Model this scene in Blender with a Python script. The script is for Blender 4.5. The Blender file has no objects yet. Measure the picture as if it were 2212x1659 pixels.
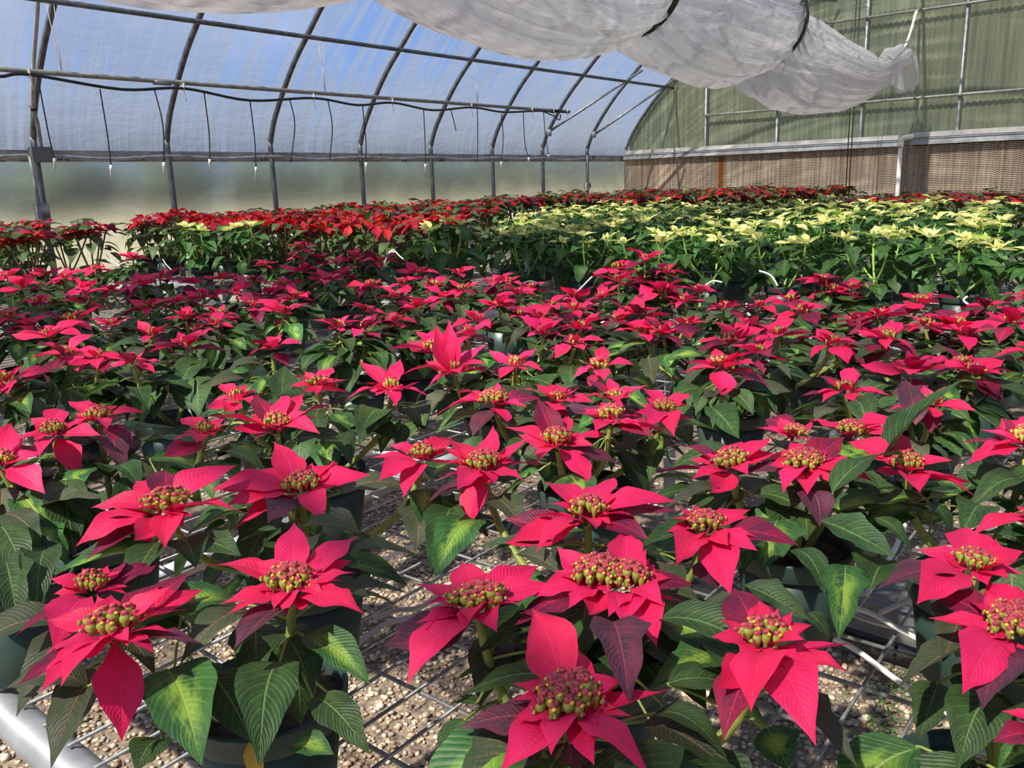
import bpy, bmesh, math, random
import numpy as np
from mathutils import Vector, Matrix, noise
random.seed(7); rng = np.random.default_rng(7)
D = bpy.data; SC = bpy.context.scene; COL = SC.collection

# ---------------------------------------------------------------- camera
FPX, YAW, PITCH, ROLL = 1800.3, .677608, .23561, .0331726     # focal length in pixels of a 2212 px wide frame
EYE = 1.42
cyw, syw, cp, sp = math.cos(YAW), math.sin(YAW), math.cos(PITCH), math.sin(PITCH)
FWD = Vector((cyw*cp, syw*cp, -sp)); _r = Vector((syw, -cyw, 0)); _d = FWD.cross(_r)
RGT = _r*math.cos(ROLL) + _d*math.sin(ROLL); DWN = -_r*math.sin(ROLL) + _d*math.cos(ROLL)
cam_data = D.cameras.new('camera'); cam = D.objects.new('camera', cam_data); COL.objects.link(cam)
cam_data.sensor_width = 36; cam_data.lens = 36*FPX/2212; cam_data.clip_start = .02; cam_data.clip_end = 400
cam.matrix_world = Matrix.Translation((0, 0, EYE)) @ Matrix((RGT, -DWN, -FWD)).transposed().to_4x4()
SC.camera = cam

# ---------------------------------------------------------------- sky, sun, exposure
SUN_AZ, SUN_EL = math.radians(173), math.radians(51)
w = D.worlds.new('sky'); SC.world = w; w.use_nodes = True; nt = w.node_tree
bg = nt.nodes['Background']; gen = nt.nodes.new('ShaderNodeTexCoord'); sep = nt.nodes.new('ShaderNodeSeparateXYZ')
nt.links.new(gen.outputs['Generated'], sep.inputs[0]); sky = nt.nodes.new('ShaderNodeValToRGB'); nt.links.new(sep.outputs[2], sky.inputs[0])
for e, (p_, c_) in zip([sky.color_ramp.elements[0], sky.color_ramp.elements.new(.10), sky.color_ramp.elements.new(.35), sky.color_ramp.elements[-1]],
    [(0, (.46, .57, .74)), (.12, (.24, .42, .82)), (.40, (.14, .29, .76)), (1, (.09, .20, .60))]): e.position = p_; e.color = (*c_, 1)
cln = nt.nodes.new('ShaderNodeTexNoise'); cln.inputs['Scale'].default_value = 2.2; cln.inputs['Detail'].default_value = 6; nt.links.new(gen.outputs['Generated'], cln.inputs[0])
clr = nt.nodes.new('ShaderNodeMapRange'); clr.inputs[1].default_value = .50; clr.inputs[2].default_value = .72; nt.links.new(cln.outputs[0], clr.inputs[0])
cmx = nt.nodes.new('ShaderNodeMix'); cmx.data_type = 'RGBA'; nt.links.new(clr.outputs[0], cmx.inputs[0]); nt.links.new(sky.outputs[0], cmx.inputs[6]); cmx.inputs[7].default_value = (.85, .87, .90, 1)
nt.links.new(cmx.outputs[2], bg.inputs[0]); bg.inputs[1].default_value = .92
sl = D.lights.new('sun', 'SUN'); so = D.objects.new('sun', sl); COL.objects.link(so)
sl.energy = 11.0; sl.angle = math.radians(1.1); sl.color = (1, .95, .86)
sdir = Vector((math.cos(SUN_AZ)*math.cos(SUN_EL), math.sin(SUN_AZ)*math.cos(SUN_EL), math.sin(SUN_EL)))
so.rotation_euler = sdir.to_track_quat('Z', 'Y').to_euler(); so.location = (0, 0, 8)
SC.view_settings.view_transform = 'Standard'; SC.view_settings.look = 'None'
SC.view_settings.gamma = 1; SC.view_settings.use_curve_mapping = False; SC.view_settings.exposure = 0.16
SC.cycles.max_bounces = 5; SC.cycles.diffuse_bounces = 3; SC.cycles.glossy_bounces = 2; SC.cycles.transmission_bounces = 4; SC.cycles.transparent_max_bounces = 10; SC.cycles.use_adaptive_sampling = True; SC.cycles.adaptive_threshold = .05; SC.cycles.use_denoising = True
SC.cycles.sample_clamp_indirect = 6

# ---------------------------------------------------------------- helpers
def ray(x, y): return RGT*((x-1106)/FPX) + DWN*((y-829.5)/FPX) + FWD
def pix(p):
    q = Vector(p)-Vector((0, 0, EYE)); f = q.dot(FWD); return (1106+FPX*q.dot(RGT)/f, 829.5+FPX*q.dot(DWN)/f)
def atz(x, y, z): d = ray(x, y); return d*(z/d.z)          # z measured from the eye height
def aty(x, y, Y): d = ray(x, y); return d*(Y/d.y)
def atx(x, y, X): d = ray(x, y); return d*(X/d.x)
UP = Vector((0, 0, 1)); EV = Vector((0, 0, EYE))

def tag(o, label=None, cat=None, group=None, kind=None):
    if label: o['label'] = label
    if cat: o['category'] = cat
    if group: o['group'] = group
    if kind: o['kind'] = kind
    return o
def link(name, data, parent=None, loc=None):
    o = D.objects.new(name, data); COL.objects.link(o)
    if parent is not None: o.parent = parent
    if loc is not None: o.location = loc
    return o
def empty(name, loc=(0, 0, 0)):
    o = link(name, None, None, loc); o.empty_display_size = .05; return o
def mesh(name, V, F, mats=(), smooth=True, uv=None, midx=None):
    me = D.meshes.new(name); me.from_pydata([tuple(v) for v in V], [], [tuple(f) for f in F])
    for m in mats: me.materials.append(m)
    if smooth: me.polygons.foreach_set('use_smooth', [True]*len(me.polygons))
    if midx is not None: me.polygons.foreach_set('material_index', midx)
    if uv is not None:
        lay = me.uv_layers.new(name='UVMap'); li = np.empty(len(me.loops), dtype=np.int32)
        me.loops.foreach_get('vertex_index', li)
        lay.data.foreach_set('uv', np.asarray(uv, dtype=np.float32)[li].ravel())
    me.update(); return me

class MB:
    """collects simple solids into one mesh"""
    def __init__(s): s.V = []; s.F = []; s.M = []; s.sm = []
    def add(s, V, F, m=0):
        b = len(s.V); s.V += [tuple(v) for v in V]; s.F += [tuple(i+b for i in f) for f in F]; s.M += [m]*len(F); return s
    def box(s, a, b, m=0):
        x0, y0, z0 = a; x1, y1, z1 = b
        V = [(x0,y0,z0),(x1,y0,z0),(x1,y1,z0),(x0,y1,z0),(x0,y0,z1),(x1,y0,z1),(x1,y1,z1),(x0,y1,z1)]
        return s.add(V, [(0,3,2,1),(4,5,6,7),(0,1,5,4),(1,2,6,5),(2,3,7,6),(3,0,4,7)], m)
    def tube(s, P, r, n=8, m=0, cap=True):
        P = [Vector(p) for p in P]; R = r if isinstance(r, (list, tuple)) else [r]*len(P)
        V = []; F = []; t0 = (P[1]-P[0]).normalized()
        u = t0.orthogonal().normalized()
        for i, p in enumerate(P):
            t = (P[min(i+1, len(P)-1)] - P[max(i-1, 0)]).normalized()
            u = (u - t*u.dot(t)).normalized(); v = t.cross(u)
            for k in range(n):
                a = 2*math.pi*k/n; V.append(p + (u*math.cos(a) + v*math.sin(a))*R[i])
        for i in range(len(P)-1):
            for k in range(n):
                k2 = (k+1) % n; F.append((i*n+k, i*n+k2, (i+1)*n+k2, (i+1)*n+k))
        if cap: F.append(tuple(range(n))[::-1]); F.append(tuple((len(P)-1)*n+k for k in range(n)))
        return s.add(V, F, m)
    def lathe(s, prof, c=(0, 0, 0), n=20, m=0):
        V = []; F = []
        for (r, z) in prof:
            for k in range(n):
                a = 2*math.pi*k/n; V.append((c[0]+r*math.cos(a), c[1]+r*math.sin(a), c[2]+z))
        for i in range(len(prof)-1):
            for k in range(n):
                k2 = (k+1) % n; F.append((i*n+k, i*n+k2, (i+1)*n+k2, (i+1)*n+k))
        return s.add(V, F, m)
    def mesh(s, name, mats, smooth=True): return mesh(name, s.V, s.F, mats, smooth, None, s.M)
    def build(s, name, mats, parent=None, loc=None, smooth=True):
        return link(name, s.mesh(name, mats if isinstance(mats, (list, tuple)) else [mats], smooth), parent, loc)

def bez(P, n=8):
    """Catmull-Rom through the points"""
    P = [Vector(p) for p in P]; out = []
    for i in range(len(P)-1):
        p0 = P[max(i-1, 0)]; p1 = P[i]; p2 = P[i+1]; p3 = P[min(i+2, len(P)-1)]
        for k in range(n):
            t = k/n
            out.append(.5*((2*p1) + (p2-p0)*t + (2*p0-5*p1+4*p2-p3)*t*t + (3*p1-p0-3*p2+p3)*t*t*t))
    out.append(P[-1]); return out

# ---------------------------------------------------------------- materials
class NT:
    def __init__(s, name):
        s.m = D.materials.new(name); s.m.use_nodes = True; s.t = s.m.node_tree
        for n in list(s.t.nodes): s.t.nodes.remove(n)
        s.out = s.t.nodes.new('ShaderNodeOutputMaterial')
    def n(s, typ, ins=None, **kw):
        nd = s.t.nodes.new(typ)
        for k, v in kw.items(): setattr(nd, k, v)
        for k, v in (ins or {}).items():
            if isinstance(v, bpy.types.NodeSocket): s.t.links.new(v, nd.inputs[k])
            else: nd.inputs[k].default_value = v
        return nd
    def math(s, op, a, b=0.0, c=None, clamp=False):
        nd = s.n('ShaderNodeMath', {0: a, 1: b}, operation=op); nd.use_clamp = clamp
        if c is not None:
            if isinstance(c, bpy.types.NodeSocket): s.t.links.new(c, nd.inputs[2])
            else: nd.inputs[2].default_value = c
        return nd.outputs[0]
    def mix(s, f, a, b, mode='MIX'):
        nd = s.n('ShaderNodeMix', data_type='RGBA', blend_type=mode)
        for i, v in ((0, f), (6, a), (7, b)):
            if isinstance(v, bpy.types.NodeSocket): s.t.links.new(v, nd.inputs[i])
            else: nd.inputs[i].default_value = (v if i == 0 else (*v, 1) if len(v) == 3 else v)
        return nd.outputs[2]
    def ramp(s, f, stops, interp='LINEAR'):
        nd = s.n('ShaderNodeValToRGB', {0: f}); cr = nd.color_ramp; cr.interpolation = interp
        while len(cr.elements) < len(stops): cr.elements.new(.5)
        for e, (p, c) in zip(cr.elements, stops): e.position = p; e.color = (*c, 1) if len(c) == 3 else c
        return nd.outputs[0]
    def sstep(s, x, lo, hi):
        nd = s.n('ShaderNodeMapRange', {0: x, 1: lo, 2: hi, 3: 0.0, 4: 1.0}, interpolation_type='SMOOTHSTEP'); return nd.outputs[0]
    def noise(s, vec, scale, detail=3, rough=.5):
        nd = s.n('ShaderNodeTexNoise', {'Scale': scale, 'Detail': detail, 'Roughness': rough})
        if vec is not None: s.t.links.new(vec, nd.inputs['Vector'])
        return nd.outputs[0]
    def coord(s, which='Object', scale=None):
        o = s.n('ShaderNodeTexCoord').outputs[which]
        if scale: o = s.n('ShaderNodeMapping', {'Vector': o, 'Scale': scale}).outputs[0]
        return o
    def bsdf(s, col, rough=.5, **kw):
        nd = s.n('ShaderNodeBsdfPrincipled', {'Base Color': col if isinstance(col, bpy.types.NodeSocket) else (*col, 1), 'Roughness': rough})
        for k, v in kw.items():
            k = k.replace('_', ' ')
            if isinstance(v, bpy.types.NodeSocket): s.t.links.new(v, nd.inputs[k])
            else: nd.inputs[k].default_value = v
        return nd
    def bump(s, h, dist=.002, strength=.5):
        return s.n('ShaderNodeBump', {'Height': h, 'Distance': dist, 'Strength': strength}).outputs[0]
    def done(s, sh): s.t.links.new(sh if isinstance(sh, bpy.types.NodeSocket) else sh.outputs[0], s.out.inputs[0]); return s.m

def plain(name, col, rough=.5, metal=0, nscale=None, var=.25, bump=None, spec=.5):
    t = NT(name); c = (*col, 1)
    if nscale:
        f = t.noise(t.coord('Object'), nscale, 4, .6)
        c = t.mix(t.sstep(f, .3, .7), tuple(x*(1-var) for x in col), tuple(min(1, x*(1+var)) for x in col))
    else: c = col
    kw = {'Metallic': metal, 'Specular_IOR_Level': spec}
    if bump: kw['Normal'] = t.bump(t.noise(t.coord('Object'), bump, 3), .002, .4)
    return t.done(t.bsdf(c, rough, **kw))

def leafmat(name, base, base2, vein, rough=.48, lime=None, trans=.28, veinw=.10, vstr=.75, hue=.25, rim=None, dark=None, nv=9.0, bs=.55, hv=.020):
    """leaf or bract: uv.x runs from the base to the tip, uv.y across"""
    t = NT(name); uv = t.n('ShaderNodeSeparateXYZ', {0: t.coord('UV')}); u = uv.outputs[0]
    v = t.math('ABSOLUTE', t.math('MULTIPLY', t.math('SUBTRACT', uv.outputs[1], .5), 2))
    rnd = t.math('FRACT', t.math('ADD', t.n('ShaderNodeObjectInfo').outputs['Random'], t.n('ShaderNodeAttribute', attribute_name='rnd').outputs['Fac']))
    seed = t.n('ShaderNodeCombineXYZ', {0: u, 1: uv.outputs[1], 2: t.math('MULTIPLY', rnd, 31.0)}).outputs[0]
    n1 = t.noise(seed, 3.5, 3); n2 = t.noise(seed, 22, 3)
    wob = t.math('MULTIPLY', t.math('SUBTRACT', n1, .5), .35)
    ph = t.math('ADD', t.math('SUBTRACT', t.math('MULTIPLY', u, nv), t.math('MULTIPLY', t.math('POWER', v, 1.25), 2.1)), wob)
    saw = t.math('ABSOLUTE', t.math('SUBTRACT', t.math('FRACT', ph), .5))
    side = t.math('SUBTRACT', 1.0, t.sstep(saw, .0, veinw))
    side = t.math('MULTIPLY', side, t.math('SUBTRACT', 1.0, t.math('MULTIPLY', v, .75)))
    mid = t.math('SUBTRACT', 1.0, t.sstep(v, .015, .065))
    vv = t.math('MAXIMUM', t.math('MULTIPLY', side, .6), mid)
    col = t.mix(t.sstep(n1, .3, .7), base, base2)
    if dark is not None:      # bracts that are still turning: darker towards the tip and the edge
        f = t.sstep(t.math('ADD', t.math('ADD', t.math('MULTIPLY', u, .7), t.math('MULTIPLY', v, .25)), t.math('MULTIPLY', t.math('SUBTRACT', rnd, .5), .8)), .92, 1.30)
        col = t.mix(f, col, dark)
    if lime is not None:      # pale blotch along the middle of the blade
        f = t.math('MULTIPLY', t.math('SUBTRACT', 1.0, t.sstep(t.math('ADD', v, t.math('MULTIPLY', n2, .35)), .3, .85)), t.math('MULTIPLY', t.sstep(u, .08, .35), t.math('SUBTRACT', 1.0, t.sstep(u, .6, .9))))
        f = t.math('MULTIPLY', f, t.sstep(n1, .38, .55)); col = t.mix(t.math('MULTIPLY', f, .8), col, lime)
    col = t.mix(t.math('MULTIPLY', vv, vstr), col, vein)
    hs = t.n('ShaderNodeHueSaturation', {'Hue': t.math('ADD', .5, t.math('MULTIPLY', t.math('SUBTRACT', rnd, .5), hv)), 'Saturation': 1.0,
        'Value': t.math('ADD', 1-hue/2, t.math('MULTIPLY', rnd, hue)), 'Color': col}).outputs[0]
    quilt = t.math('ADD', t.math('MULTIPLY', t.math('SINE', t.math('MULTIPLY', saw, 6.2)), .5), t.math('MULTIPLY', n2, .5))
    nb = t.bump(t.math('SUBTRACT', quilt, t.math('MULTIPLY', mid, .8)), .0015, bs)
    b = t.bsdf(hs, rough, Normal=nb, Specular_IOR_Level=.35)
    tr = t.n('ShaderNodeBsdfTranslucent', {'Color': hs})
    return t.done(t.n('ShaderNodeMixShader', {0: trans, 1: b.outputs[0], 2: tr.outputs[0]}))

M = {}
G1, G2 = (.026, .058, .016), (.050, .100, .026)
M['leaf'] = leafmat('leaf_green', G1, G2, (.16, .27, .07), lime=None)
M['lime'] = leafmat('leaf_lime', (.025, .085, .022), (.045, .14, .03), (.30, .40, .08), lime=(.26, .42, .05))
M['olive'] = leafmat('leaf_olive', (.045, .070, .030), (.075, .085, .045), (.26, .13, .07))
M['maroon'] = leafmat('leaf_maroon', (.060, .030, .040), (.16, .030, .060), (.42, .07, .10), vstr=.6)
M['pink'] = leafmat('bract_pink', (.84, .020, .122), (.74, .013, .088), (.86, .06, .14), rough=.55, trans=.32, vstr=.3, hue=.14, dark=(.34, .012, .05), veinw=.07, bs=.36, hv=.008)
M['dark'] = leafmat('bract_turning', (.30, .010, .045), (.13, .014, .045), (.60, .03, .11), rough=.5, trans=.3, vstr=.75, hue=.35, bs=.3, hv=.008)
M['red'] = leafmat('bract_red', (.44, .006, .016), (.58, .008, .020), (.50, .02, .03), rough=.5, trans=.3, vstr=.3, hue=.4, dark=(.20, .010, .016))
M['redleaf'] = leafmat('leaf_red_plant', (.040, .085, .020), (.105, .145, .045), (.18, .24, .08), hue=.5)
M['cream'] = leafmat('bract_cream', (.95, .88, .36), (.90, .87, .24), (.70, .76, .18), rough=.5, trans=.35, vstr=.4, hue=.12)
M['creamgreen'] = leafmat('bract_half_green', (.50, .58, .12), (.22, .36, .05), (.60, .66, .2), trans=.35, hue=.3)
M['cleaf'] = leafmat('leaf_fresh_green', (.026, .078, .018), (.060, .140, .030), (.15, .30, .06), hue=.4)
M['stem'] = plain('stem_green', (.22, .26, .05), .5, nscale=30)
M['stemc'] = plain('stem_pale_green', (.26, .42, .07), .45, nscale=30)
M['stemr'] = plain('stem_brown', (.16, .11, .04), .6, nscale=30)
M['cy_g'] = plain('cyathium_green', (.30, .34, .05), .45, nscale=60)
M['cy_r'] = plain('cyathium_red', (.40, .045, .06), .7, nscale=420, var=.7)
M['cy_y'] = plain('nectar_gland', (.90, .48, .05), .3, nscale=200, var=.3)
M['pot'] = plain('pot_green', (.026, .052, .040), .42, nscale=8, var=.15)
M['potk'] = plain('pot_black', (.012, .014, .014), .45)
M['soil'] = plain('soil', (.05, .032, .02), .95, nscale=60, var=.6, bump=90)
M['galv'] = plain('galvanised_steel', (.33, .34, .35), .5, .2, nscale=9, var=.22)
M['galvd'] = plain('galvanised_dull', (.30, .31, .32), .5, .6, nscale=14, var=.3)
M['hoop'] = plain('hoop_steel', (.13, .14, .15), .5, .55, nscale=12, var=.35)
M['rail'] = plain('rail_weathered', (.26, .26, .23), .5, .3, nscale=18, var=.25)
M['wire'] = plain('wire_mesh_steel', (.25, .25, .245), .5, .55, nscale=40, var=.35)
M['whitep'] = plain('white_tubing', (.78, .77, .72), .4)
M['pvc'] = plain('pvc_cream', (.80, .76, .66), .35)
M['blackp'] = plain('black_poly', (.010, .011, .013), .38)
M['strap'] = plain('black_strap', (.006, .006, .007), .6)
M['rope'] = plain('white_cord', (.72, .70, .64), .7, nscale=200)
M['greywood'] = plain('hip_board', (.33, .31, .28), .8, nscale=7, var=.25, bump=40)
M['alum'] = plain('aluminium_trim', (.50, .48, .46), .5, .35, nscale=6, var=.18)
M['box'] = plain('grey_box', (.12, .13, .13), .5)
M['greenwire'] = plain('green_wire', (.01, .06, .035), .4)
M['block'] = plain('concrete', (.15, .145, .13), .9, nscale=20, var=.25, bump=60)
M['weed'] = plain('weed', (.05, .16, .02), .5)
M['ywilt'] = leafmat('leaf_wilted_yellow', (.62, .36, .04), (.50, .30, .05), (.5, .36, .1))
M['bark'] = plain('bark', (.08, .065, .05), .9, nscale=20)
M['tree'] = plain('tree_foliage', (.075, .10, .07), .9, nscale=2.5, var=.5, bump=3)

def film(name, clear, milky, col=(.80, .82, .84), streak=True, wave=1.0):
    t = NT(name); uv = t.coord('UV')
    if streak: tr = t.n('ShaderNodeBsdfTransparent', {'Color': (.96, .97, .98, 1)})
    else: tr = t.n('ShaderNodeBsdfRefraction', {'Color': (.93, .95, .93, 1), 'Roughness': .42, 'IOR': 1.10})
    n1 = t.noise(t.n('ShaderNodeMapping', {'Vector': uv, 'Scale': (7, .32, 1)}).outputs[0], 1.6, 5, .62)
    n2 = t.noise(t.n('ShaderNodeMapping', {'Vector': uv, 'Scale': (1, 1, 1)}).outputs[0], .55, 2, .5)
    n3 = t.noise(t.n('ShaderNodeMapping', {'Vector': uv, 'Scale': (1, 2.6, 1)}).outputs[0], 3.0, 5, .6)
    bmp = t.bump(t.math('ADD', n1, t.math('MULTIPLY', n3, 2.0)), .02*wave, .5)
    di = t.n('ShaderNodeBsdfDiffuse', {'Color': (*col, 1), 'Normal': bmp})
    tl = t.n('ShaderNodeBsdfTranslucent', {'Color': (*col, 1), 'Normal': bmp})
    gl = t.n('ShaderNodeBsdfGlossy', {'Color': (1, 1, 1, 1), 'Roughness': .22, 'Normal': bmp})
    body = t.n('ShaderNodeMixShader', {0: .62, 1: di.outputs[0], 2: tl.outputs[0]})
    body = t.n('ShaderNodeMixShader', {0: .05, 1: body.outputs[0], 2: gl.outputs[0]})
    if streak:
        f = t.math('MULTIPLY', t.sstep(n1, .48, .58), t.sstep(n2, .33, .55))
        ux = t.n('ShaderNodeSeparateXYZ', {0: uv}).outputs[0]; far = t.math('SUBTRACT', 1.0, t.math('MULTIPLY', t.sstep(ux, 5.5, 10.5), .25)); vy = t.n('ShaderNodeSeparateXYZ', {0: uv}).outputs[1]; far = t.math('MULTIPLY', far, t.math('ADD', .42, t.math('MULTIPLY', t.sstep(vy, .05, 1.3), .58)))
        f = t.math('MULTIPLY', t.math('ADD', milky, t.math('MULTIPLY', f, clear-milky)), far)
    else: f = t.math('ADD', milky, t.math('MULTIPLY', t.sstep(n3, .35, .7), clear-milky))
    return t.done(t.n('ShaderNodeMixShader', {0: f, 1: body.outputs[0], 2: tr.outputs[0]}))
M['film'] = film('greenhouse_film', .96, .44, (.24, .27, .31))
M['curtain'] = film('roll_up_curtain_film', .62, .48, (.17, .19, .185), False, 1.5)

def tubefilm():
    t = NT('convection_tube_film'); c = t.coord('Object'); uv = t.coord('UV')
    n1 = t.noise(t.n('ShaderNodeMapping', {'Vector': uv, 'Scale': (.9, 11, 1)}).outputs[0], 2.2, 6, .65)
    n2 = t.noise(c, 2.6, 5, .7); n3 = t.noise(t.n('ShaderNodeMapping', {'Vector': uv, 'Scale': (1.1, 22, 1)}).outputs[0], 3.0, 6, .7)
    dirt = t.math('MULTIPLY', t.sstep(n2, .42, .62), t.sstep(n3, .42, .66))
    col = t.mix(t.math('MULTIPLY', dirt, .7), (.93, .90, .89), (.50, .46, .45))
    nb = t.bump(t.math('ADD', t.math('MULTIPLY', n1, 1.4), t.math('MULTIPLY', n3, .5)), .05, .75)
    b = t.bsdf(col, .38, Normal=nb, Specular_IOR_Level=.4)
    tl = t.n('ShaderNodeBsdfTranslucent', {'Color': col, 'Normal': nb})
    a = t.n('ShaderNodeMixShader', {0: .55, 1: b.outputs[0], 2: tl.outputs[0]})
    tr = t.n('ShaderNodeBsdfTransparent')
    return t.done(t.n('ShaderNodeMixShader', {0: .26, 1: a.outputs[0], 2: tr.outputs[0]}))
M['tube'] = tubefilm()

def fibreglass():
    t = NT('green_corrugated_fibreglass'); c = t.coord('Object')
    n = t.noise(t.n('ShaderNodeMapping', {'Vector': c, 'Scale': (1, 14, .5)}).outputs[0], 1.3, 5, .6)
    n2 = t.noise(c, 1.2, 3)
    rnd = t.n('ShaderNodeObjectInfo').outputs['Random']
    col = t.mix(t.sstep(n, .3, .72), (.13, .155, .10), (.26, .285, .19))
    col = t.mix(t.math('MULTIPLY', t.sstep(n2, .4, .7), .35), col, (.13, .165, .11))
    col = t.mix(t.math('MULTIPLY', rnd, .3), col, (.22, .22, .13))
    b = t.bsdf(col, .45); tl = t.n('ShaderNodeBsdfTranslucent', {'Color': col})
    return t.done(t.n('ShaderNodeMixShader', {0: .45, 1: b.outputs[0], 2: tl.outputs[0]}))
M['fibre'] = fibreglass()

def padmat():
    t = NT('cellulose_pad'); c = t.coord('Object'); rnd = t.n('ShaderNodeObjectInfo').outputs['Random']
    n = t.noise(t.n('ShaderNodeMapping', {'Vector': c, 'Scale': (1, 22, .8)}).outputs[0], 1.0, 4, .6)
    col = t.mix(t.sstep(n, .3, .7), (.55, .43, .31), (.90, .80, .66))
    col = t.mix(t.math('MULTIPLY', t.sstep(rnd, .3, 1.0), .35), col, (.40, .31, .22))
    return t.done(t.bsdf(col, .85))
M['pad'] = padmat()
M['padk'] = plain('pad_flute_shade', (.20, .125, .08), .9, nscale=10, var=.3)  # dark brown paints in the shade deep between the flutes
M['pado'] = plain('pad_orange', (.46, .17, .035), .85, nscale=20)

def gravelmat():
    t = NT('gravel_stone'); a = t.n('ShaderNodeAttribute', attribute_name='rnd').outputs['Fac']
    r = t.math('FRACT', t.math('ADD', a, t.n('ShaderNodeObjectInfo').outputs['Random']))
    col = t.ramp(r, [(0, (.26, .17, .10)), (.2, (.44, .31, .19)), (.45, (.56, .44, .30)), (.66, (.38, .34, .29)), (.82, (.66, .56, .42)), (.94, (.80, .68, .46))], 'CONSTANT')
    n = t.noise(t.coord('Object'), 160, 3)
    col = t.mix(t.math('MULTIPLY', n, .5), col, (.30, .22, .15))
    return t.done(t.bsdf(col, .75))
M['gravel'] = gravelmat()
M['ground'] = plain('gravel_bed', (.20, .15, .105), .95, nscale=70, var=.5, bump=120)
M['grass'] = plain('dry_grass', (.42, .37, .22), .95, nscale=.6, var=.3)
ORD = ['first', 'second', 'third', 'fourth', 'fifth', 'sixth', 'seventh', 'eighth', 'ninth', 'tenth', 'eleventh', 'twelfth', 'thirteenth', 'fourteenth', 'fifteenth', 'sixteenth', 'seventeenth', 'eighteenth', 'nineteenth', 'twentieth', 'twenty-first', 'twenty-second', 'twenty-third', 'twenty-fourth']

# ---------------------------------------------------------------- the greenhouse shell (heights below are measured from eye level, EV lifts them)
YW, YE, YR = 7.8, -1.4, 3.2             # far side wall, near side wall, ridge
XE = 13.14                              # end wall
half = [(7.80, -EYE), (7.80, .40), (7.785, .52), (7.72, .68), (7.62, .84), (7.46, 1.05), (7.25, 1.29), (7.0, 1.52), (6.73, 1.76), (6.4, 1.97), (6.0, 2.14), (5.5, 2.31), (5.05, 2.43), (4.5, 2.54), (3.9, 2.62), (3.2, 2.65)]
ARCH = half + [(2*YR-y, z) for y, z in half[-2::-1]]
def arch_z(y):
    y = max(y, 2*YR-y)
    P = half[2:]
    for (a, za), (b, zb) in zip(P, P[1:]):
        if b <= y <= a: return za + (zb-za)*(a-y)/(a-b)
    return .42 if y > 7.79 else P[-1][1]
HX = [-2.84, -1.62, -.4, .84, 2.06, 3.28, 4.50, 5.69, 6.96, 8.17, 9.42, 10.62, 11.85, 13.08]

# floor of gravel
fl = tag(MB().box((-5, -2.4, -.06), (16, 9.2, 0)).build('floor', M['ground'], smooth=False), kind='structure')
g = tag(MB().box((-60, -60, -.16), (90, 110, -.07)).build('outdoor_ground', M['grass'], smooth=False), kind='structure')

def stones(n, x0, x1, y0, y1, s0, s1, seed):
    r = np.random.default_rng(seed)
    bm = bmesh.new(); bmesh.ops.create_icosphere(bm, subdivisions=1, radius=1)
    bv = np.array([v.co[:] for v in bm.verts]); bf = np.array([[v.index for v in f.verts] for f in bm.faces]); bm.free()
    P = np.stack([r.uniform(x0, x1, n), r.uniform(y0, y1, n), np.zeros(n)], 1)
    S = r.uniform(s0, s1, (n, 1))*np.stack([r.uniform(.8, 1.35, n), r.uniform(.7, 1.1, n), r.uniform(.45, .8, n)], 1)
    P[:, 2] = S[:, 2]*r.uniform(.2, 1.1, n)
    a = r.uniform(0, 6.283, n); ca, sa = np.cos(a), np.sin(a)
    B = bv[None]*(1+r.uniform(-.22, .22, (n, len(bv), 1)))*S[:, None]
    X = B[..., 0]*ca[:, None]-B[..., 1]*sa[:, None]; Y = B[..., 0]*sa[:, None]+B[..., 1]*ca[:, None]
    V = np.stack([X, Y, B[..., 2]], -1)+P[:, None]
    F = (bf[None]+(np.arange(n)*len(bv))[:, None, None]).reshape(-1, 3)
    V = V.reshape(-1, 3); me = D.meshes.new('gravel')
    me.vertices.add(len(V)); me.vertices.foreach_set('co', V.astype(np.float32).ravel())
    me.loops.add(F.size); me.loops.foreach_set('vertex_index', F.astype(np.int32).ravel())
    me.polygons.add(len(F)); me.polygons.foreach_set('loop_start', np.arange(0, F.size, 3, dtype=np.int32))
    me.polygons.foreach_set('use_smooth', [True]*len(F))
    me.update(calc_edges=True); me.materials.append(M['gravel'])
    at = me.attributes.new('rnd', 'FLOAT', 'POINT'); at.data.foreach_set('value', np.repeat(r.uniform(0, 1, n), len(bv)).astype(np.float32))
    return me
gs = link('gravel', stones(26000, .2, 2.9, -.3, 3.1, .0045, .0105, 3), fl); tag(gs, kind='stuff')
gs2 = link('gravel', stones(9000, 2.0, 5.6, .2, 6.5, .007, .014, 4), fl); tag(gs2, kind='stuff')
peb = [stones(1, 0, 0, 0, 0, .012, .015, 20+i) for i in range(6)]
for i in range(200):
    o = link('pebble', peb[i % 6], fl, (random.uniform(.5, 2.3), random.uniform(-.1, 2.4), .002)); o.rotation_euler.z = random.uniform(0, 6.28)
    s = random.uniform(.8, 1.35); o.scale = (s, s, s)

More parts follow.
